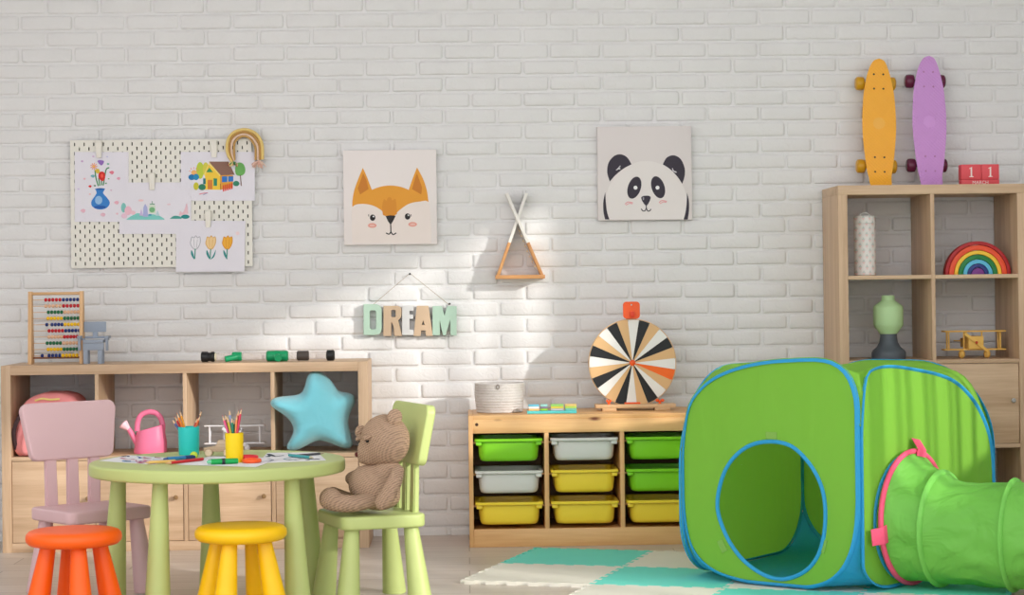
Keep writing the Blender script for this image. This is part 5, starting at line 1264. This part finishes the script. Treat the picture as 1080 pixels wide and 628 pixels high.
def generic(W, rt=RR, rb=0.20):
    out = []; x0, x1, z0 = -0.003, W+0.003, TZ0+0.006
    for cx, cz, r, a0 in ((x1-rt, TH-rt, rt, 0), (x0+rt, TH-rt, rt, PI/2), (x0+rb, z0+rb, rb, PI), (x1-rb, z0+rb, rb, 1.5*PI)):
        for k in range(13): out.append(Vector((cx+r*math.cos(a0+PI/2*k/12), cz+r*math.sin(a0+PI/2*k/12))))
    return out
def traced(A_, B_, pts, W):
    sp = spline([(p.x, p.y, 0) for p in [on_panel(A_, B_, *q) for q in pts]], 6, True)
    return [Vector((min(max(x, 0.004), W-0.004), max(z, TZ0+0.006))) for x, z, _ in sp]
cr4 = lambda u, v: (700+u/2.345, 360+v/2.345)
cr5 = lambda u, v: (860+u/2.345, 360+v/2.345)
OUT_F = traced(LC, NC, [cr4(*p) for p in ((44, 320), (48, 230), (62, 155), (96, 108), (140, 78), (200, 57), (260, 46), (330, 41), (390, 41), (430, 53), (460, 82), (478, 130), (486, 200), (487, 300), (485, 400), (480, 470), (466, 530), (440, 575), (400, 603), (340, 613), (260, 606), (190, 594), (130, 574), (86, 540), (60, 492), (48, 420))], W1)
OUT_R = traced(NC, RC, [cr5(*p) for p in ((109, 320), (112, 220), (117, 130), (126, 80), (150, 62), (190, 58), (240, 65), (300, 78), (345, 98), (385, 138), (415, 190), (434, 250), (441, 330), (441, 420), (432, 490), (400, 530), (340, 552), (270, 578), (200, 606), (150, 606), (118, 570), (108, 500), (107, 400))], W2)
HOLE = spline([(p.x, p.y, 0) for p in [on_panel(LC, NC, *cr4(*q)) for q in ((136, 412), (146, 345), (172, 294), (215, 259), (268, 248), (320, 260), (362, 300), (390, 350), (402, 405), (400, 470), (386, 525), (358, 564), (318, 585), (278, 588), (234, 570), (190, 532), (156, 478))]], 5, True)
HOLE = [Vector(p[:2]) for p in HOLE]
rim = on_panel(NC, RC, 954, 549); TR0 = 0.222; rim = Vector((rim.x, TZ0+TR0+0.012))
HOLE_R = [Vector(p) for p in circ(rim.x, rim.y, TR0-0.012, TR0-0.012, 72)]
def polar(poly, c, n=120):
    # where rays from c leave a star shaped outline
    out = []; m = len(poly)
    for k in range(n):
        a = 2*PI*k/n; d = Vector((math.cos(a), math.sin(a))); best = None
        for i in range(m):
            p, q = poly[i]-c, poly[(i+1) % m]-c; e = q-p; den = d.x*e.y-d.y*e.x
            if abs(den) < 1e-12: continue
            t = (p.x*e.y-p.y*e.x)/den; s = (p.x*d.y-p.y*d.x)/den
            if t > 0 and -1e-9 <= s <= 1+1e-9: best = t if best is None else max(best, t)
        out.append(c+d*(best or 0.001))
    return out
def panel(name, A_, B_, outl, hole=None, bulge=0.012):
    d = (B_-A_); W = d.length; d = d/W; nrm = Vector((d.y, -d.x, 0))
    if nrm.dot(A_-(NC+FC)/2) < 0: nrm = -nrm
    c = sum(hole, Vector((0, 0)))/len(hole) if hole else Vector((W/2, TH/2))
    n = 120; po = polar(outl, c, n); pi_ = polar(hole, c, n) if hole else [c+(p-c)*0.002 for p in po]
    def P3(q, off=0.0):
        x, y = min(max(q.x/W, 0), 1), min(max(q.y/TH, 0), 1)
        return A_+d*q.x+Vector((0, 0, q.y))+nrm*(bulge*16*x*(1-x)*y*(1-y)+off)
    rings = 12; vs = []; fs = []
    for i in range(rings+1):
        for a, b_ in zip(pi_, po): vs.append(P3(a+(b_-a)*i/rings))
    for i in range(rings):
        for j in range(n):
            j2 = (j+1) % n; fs.append((i*n+j, i*n+j2, (i+1)*n+j2, (i+1)*n+j))
    MB().add(vs, fs).build(name, TG, tent, smooth=180)
    MB().tube([P3(c+(p-c)*0.985) for p in po], 0.0095, 10, True, flat=0.42, up=None).build('edge_piping', TB, tent)
    if hole: MB().tube([P3(p) for p in pi_], 0.0072, 8, True).build('opening_trim', TB, tent)
    return d, nrm, W
fd, fn, fW = panel('front_panel', LC, NC, OUT_F, HOLE)
sd, sn, sW = panel('tunnel_panel', NC, RC, OUT_R, HOLE_R)
WBk, WSd = (RC-FC).length, (FC-LC).length
panel('back_panel', RC, FC, generic(WBk)); panel('side_panel', FC, LC, generic(WSd, 0.37))
def edge_fn(outl, W, top):
    def f(x):
        x = min(max(x, 0.006), W-0.006); zs = []; m = len(outl)
        for i in range(m):
            p, q = outl[i], outl[(i+1) % m]
            if (p.x-x)*(q.x-x) <= 0 and abs(p.x-q.x) > 1e-9: zs.append(p.y+(q.y-p.y)*(x-p.x)/(q.x-p.x))
        if not zs: return TH/2
        return max(zs) if top else min(zs)
    return f
def cap(name, top, m):
    n = 40; vs = []
    fF, fT, fB, fS = edge_fn(OUT_F, W1, top), edge_fn(OUT_R, W2, top), edge_fn(generic(WBk), WBk, top), edge_fn(generic(WSd, 0.37), WSd, top)
    H_ = TH-0.012 if top else TZ0+0.004; sg_ = 1 if top else -1
    for i in range(n+1):
        for j in range(n+1):
            u = 0.5-0.5*math.cos(PI*i/n); v = 0.5-0.5*math.cos(PI*j/n)
            wu0, wu1, wv0, wv1 = (1-u)**14, u**14, (1-v)**14, v**14
            cand = [(H_-fF(W1*(1-u)))*sg_*wv0, (H_-fB(WBk*u))*sg_*wv1, (H_-fT(W2*v))*sg_*wu0, (H_-fS(WSd*(1-v)))*sg_*wu1]
            dz = max(cand, key=abs)
            p = (NC*(1-u)+LC*u)*(1-v)+(RC*(1-u)+FC*u)*v; sag = 0.02*math.sin(PI*u)*math.sin(PI*v) if top else 0
            vs.append((p.x, p.y, max(TZ0+0.002, H_-sg_*dz-sag)))
    fs = [(i*(n+1)+j, (i+1)*(n+1)+j, (i+1)*(n+1)+j+1, i*(n+1)+j+1) for i in range(n) for j in range(n)]
    MB().add(vs, fs).build(name, m, tent, smooth=180)
cap('roof_panel', True, TG); cap('floor_panel', False, TB)
for px, py in ((815.5, 459.5), (763, 576), (869, 576)):
    q = on_panel(LC, NC, px, py); x, y = q.x/fW, q.y/TH; p = LC+fd*q.x+Vector((0, 0, q.y))+fn*(0.012*16*x*(1-x)*y*(1-y)+0.0015)
    a = 0 if py < 470 else (math.radians(118) if px < 800 else math.radians(72))
    c_, s_ = math.cos(a), math.sin(a); up = Vector((0, 0, 1)); hw, hh = 0.022, 0.012
    cs = [p+fd*(x*c_-y*s_)+up*(x*s_+y*c_) for x, y in ((-hw, -hh), (hw, -hh), (hw, hh), (-hw, hh))]
    MB().add(cs+[q_+fn*0.0015 for q_ in cs], [(3, 2, 1, 0), (4, 5, 6, 7), (0, 1, 5, 4), (1, 2, 6, 5), (2, 3, 7, 6), (3, 0, 4, 7)]).build('fastening_tab', fabric((126, 172, 78), 0.8), tent)
# tunnel
T0 = NC+sd*rim.x+Vector((0, 0, 0))+sn*0.034
tun = thing('play_tunnel', 'ribbed green crawl tunnel with pink rim attached to the right side of the tent', 'play tunnel', (T0.x, T0.y, 0))
TUN = fabric((124, 200, 84), 0.5, 1.0, 7, 0.1, trans=0.25); RIB = fabric((128, 206, 92), 0.5, 0.2, 20, 0.1, trans=0.2); PKF = fabric((240, 88, 124), 0.6, 0.2, 30, 0.15)
ax = sn.copy(); Ln = 1.15; seg = 72; mb = MB(); vs = []; nr = 96; NRIB = 4.8
def rad(t): return TR0+(0.180-TR0)*min(1, t/0.13)**0.8
def tc(t):    # centre line: out of the tent, curving gently to the right, resting on the floor
    p = T0+ax*(Ln*t)+Vector((0.62, 0.30, 0))*(t*t)*0.6; return Vector((p.x, p.y, rad(t)+TZ0+0.013))
TR_ = [0.0, 0.095, 0.30, 0.505, 0.71, 0.915, 1.0]
def RIBS(t):
    for a, b_ in zip(TR_, TR_[1:]):
        if a <= t <= b_: return (t-a)/(b_-a)
    return 0
def frame(t):
    a, b_ = tc(max(0, t-0.01)), tc(min(1, t+0.01)); tg = b_-a; tg.z = 0; tg.normalize(); return tc(t), Vector((-tg.y, tg.x, 0))
rng = random.Random(2); ph = [rng.uniform(0, 6.28) for _ in range(8)]
for i in range(nr+1):
    t = i/nr; c, sx = frame(t); s = RIBS(t); env = math.sin(PI*s)
    for k in range(seg):
        a = 2*PI*k/seg
        w = 0.0045*math.sin(5*a+ph[0]+t*11)*env+0.0035*math.sin(11*a-t*26+ph[1])*env+0.0022*math.sin(17*a+t*41+ph[2])*env
        r = rad(t)-0.002-0.013*env*(0.75+0.25*math.sin(a))+w
        vs.append(Vector((c.x, c.y, max(TZ0+0.0015, c.z+math.sin(a)*r)))+sx*math.cos(a)*r)
fs = [(i*seg+k, i*seg+(k+1) % seg, (i+1)*seg+(k+1) % seg, (i+1)*seg+k) for i in range(nr) for k in range(seg)]
mb.add(vs, fs).build('tunnel_fabric', TUN, tun, smooth=180)
def ringat(t, R_, r, m, name, flat=1.0):
    c, sx = frame(t)
    MB().tube([c+sx*math.cos(2*PI*k/72)*R_+Vector((0, 0, math.sin(2*PI*k/72)*R_)) for k in range(72)], r, 10, True, flat=flat).build(name, m, tun)
for t_ in TR_[1:-1]: ringat(t_, rad(t_)-0.001, 0.0065, RIB, 'hoop', 1.8)
ringat(0.0, TR0+0.001, 0.0095, PKF, 'rim'); ringat(1.0, rad(1.0), 0.0085, PKF, 'rim')
c0_, sx0 = frame(0.0); sx0 = -sx0 if sx0.dot(sd) < 0 else sx0
for a in (math.radians(80), math.radians(190)):
    d = sx0*math.cos(a)+Vector((0, 0, math.sin(a))); tdir = -sx0*math.sin(a)+Vector((0, 0, math.cos(a)))
    p = c0_+d*(TR0+0.004); cs = []
    for q, w in ((p-d*0.020+ax*0.012, 0.030), (p+d*0.006+ax*0.013, 0.029), (p+d*0.040-ax*0.014, 0.028)):
        cs.append((q-tdir*w, q+tdir*w))
    vs = [v for pr in cs for v in pr]; vs = vs+[v+ax*0.003 for v in vs]; fs = []
    for o in (0, 6): fs += [(o+0, o+1, o+3, o+2), (o+2, o+3, o+5, o+4)]
    fs += [(0, 2, 8, 6), (2, 4, 10, 8), (1, 7, 9, 3), (3, 9, 11, 5), (0, 6, 7, 1), (4, 5, 11, 10)]
    MB().add(vs, fs).build('fastening_strap', PKF, tun)

# ------------------------------------------------------------------ foam mat tiles
TEAL, IVO = plain((108, 222, 206), 0.7, 0.25, 500), plain((230, 226, 214), 0.7, 0.25, 500)
def tile(i, j, m, label, O, u, v, S):
    # one puzzle mat with dovetail teeth; i along u, j along v
    nT = 6; dep = 0.016; pts = []
    cs = [(i*S, j*S), ((i+1)*S, j*S), ((i+1)*S, (j+1)*S), (i*S, (j+1)*S)]
    for e in range(4):
        a = Vector(cs[e]); b_ = Vector(cs[(e+1) % 4]); d = (b_-a)/S; n = Vector((d.y, -d.x))
        if e in (2, 3): par = 1
        else: par = 0
        g = 0.0010; st_ = S/(2*nT); pts.append(a)
        for k in range(nT):
            c = a+d*(st_*(2*k+1)) if par == 0 else a+d*(st_*(2*k+1))
            w0, w1 = st_*0.30, st_*0.50
            dp = (dep if par == 0 else -dep)
            pts += [c-d*(w0+(g if par else 0)), c-d*w1+n*dp if par == 0 else c-d*(w1+g)+n*(dp-g), c+d*w1+n*dp if par == 0 else c+d*(w1+g)+n*(dp-g), c+d*(w0+(g if par else 0))]
    P2 = [(O.x+u.x*p.x+v.x*p.y, O.y+u.y*p.x+v.y*p.y) for p in pts]
    cc = O+u*((i+.5)*S)+v*((j+.5)*S)
    mb = MB(); n = len(P2); mb.add([(x, y, 0.0) for x, y in P2]+[(x, y, 0.0115) for x, y in P2]+[(cc.x+(x-cc.x)*0.9992, cc.y+(y-cc.y)*0.9992, 0.0125) for x, y in P2], [tuple(range(n))[::-1], tuple(2*n+k for k in range(n))]+[(k, (k+1) % n, n+(k+1) % n, n+k) for k in range(n)]+[(n+k, n+(k+1) % n, 2*n+(k+1) % n, 2*n+k) for k in range(n)])
    for v_ in mb.v: v_.x = cc.x+(v_.x-cc.x)*0.9988; v_.y = cc.y+(v_.y-cc.y)*0.9988
    bm = bmesh.new(); vv = [bm.verts.new(v) for v in mb.v]
    for f in mb.f: bm.faces.new([vv[q] for q in f])
    bm.normal_update(); bmesh.ops.triangulate(bm, faces=[f for f in bm.faces if len(f.verts) > 4], ngon_method='EAR_CLIP'); mb = MB().bm(bm)
    o = mb.build('foam_tile', m, None, loc=(cc.x, cc.y, 0), smooth=30); tag(o, label, 'foam mat', 'interlocking foam floor tiles')
MAT_S = 0.47; mu_ = Vector((0.95, -0.312, 0)).normalized(); mv_ = Vector((0.312, 0.95, 0)).normalized()
MO = G(527, 594, 0.012); MO.z = 0
tile(0, 0, TEAL, 'turquoise foam tile nearest to the pine frame', MO, mu_, mv_, MAT_S)
tile(0, -1, IVO, 'ivory foam tile at the left end of the mat in front of the green chair', MO, mu_, mv_, MAT_S)
tile(1, 0, IVO, 'ivory foam tile between the pine frame and the left tent corner', MO, mu_, mv_, MAT_S)
tile(1, -1, TEAL, 'turquoise foam tile in front, beside the left lower tent edge', MO, mu_, mv_, MAT_S)
tile(2, -1, IVO, 'ivory foam tile under the front of the tent', MO, mu_, mv_, MAT_S)
tile(2, 0, TEAL, 'turquoise foam tile under the middle of the tent', MO, mu_, mv_, MAT_S)
tile(1, -2, IVO, 'ivory foam tile at the bottom edge of the photo in front of the tent', MO, mu_, mv_, MAT_S)
tile(2, -2, TEAL, 'turquoise foam tile in front of the tent below the blue gap', MO, mu_, mv_, MAT_S)
tile(3, -1, TEAL, 'turquoise foam tile under the right side of the tent', MO, mu_, mv_, MAT_S)
tile(3, -2, IVO, 'ivory foam tile under the crawl tunnel', MO, mu_, mv_, MAT_S)

# ------------------------------------------------------------------ light
w = bpy.data.worlds.new('daylight'); bpy.context.scene.world = w; w.use_nodes = True
bg = w.node_tree.nodes['Background']; bg.inputs[0].default_value = (0.98, 0.99, 1.0, 1); bg.inputs[1].default_value = 1.25
sd_ = bpy.data.lights.new('sun', 'SUN'); sd_.energy = 1.85; sd_.angle = math.radians(1.6); sd_.color = (1.0, 0.96, 0.90)
so = bpy.data.objects.new('sun', sd_); C.objects.link(so)
so.rotation_euler = Vector((-1.2, 1.0, -0.50)).to_track_quat('-Z', 'Y').to_euler(); so.location = (4, -4, 3)

sc_ = bpy.context.scene
sc_.view_settings.view_transform = 'Standard'; sc_.view_settings.look = 'None'; sc_.view_settings.gamma = 1; sc_.view_settings.use_curve_mapping = False
sc_.view_settings.exposure = 0.70
sc_.cycles.use_denoising = True
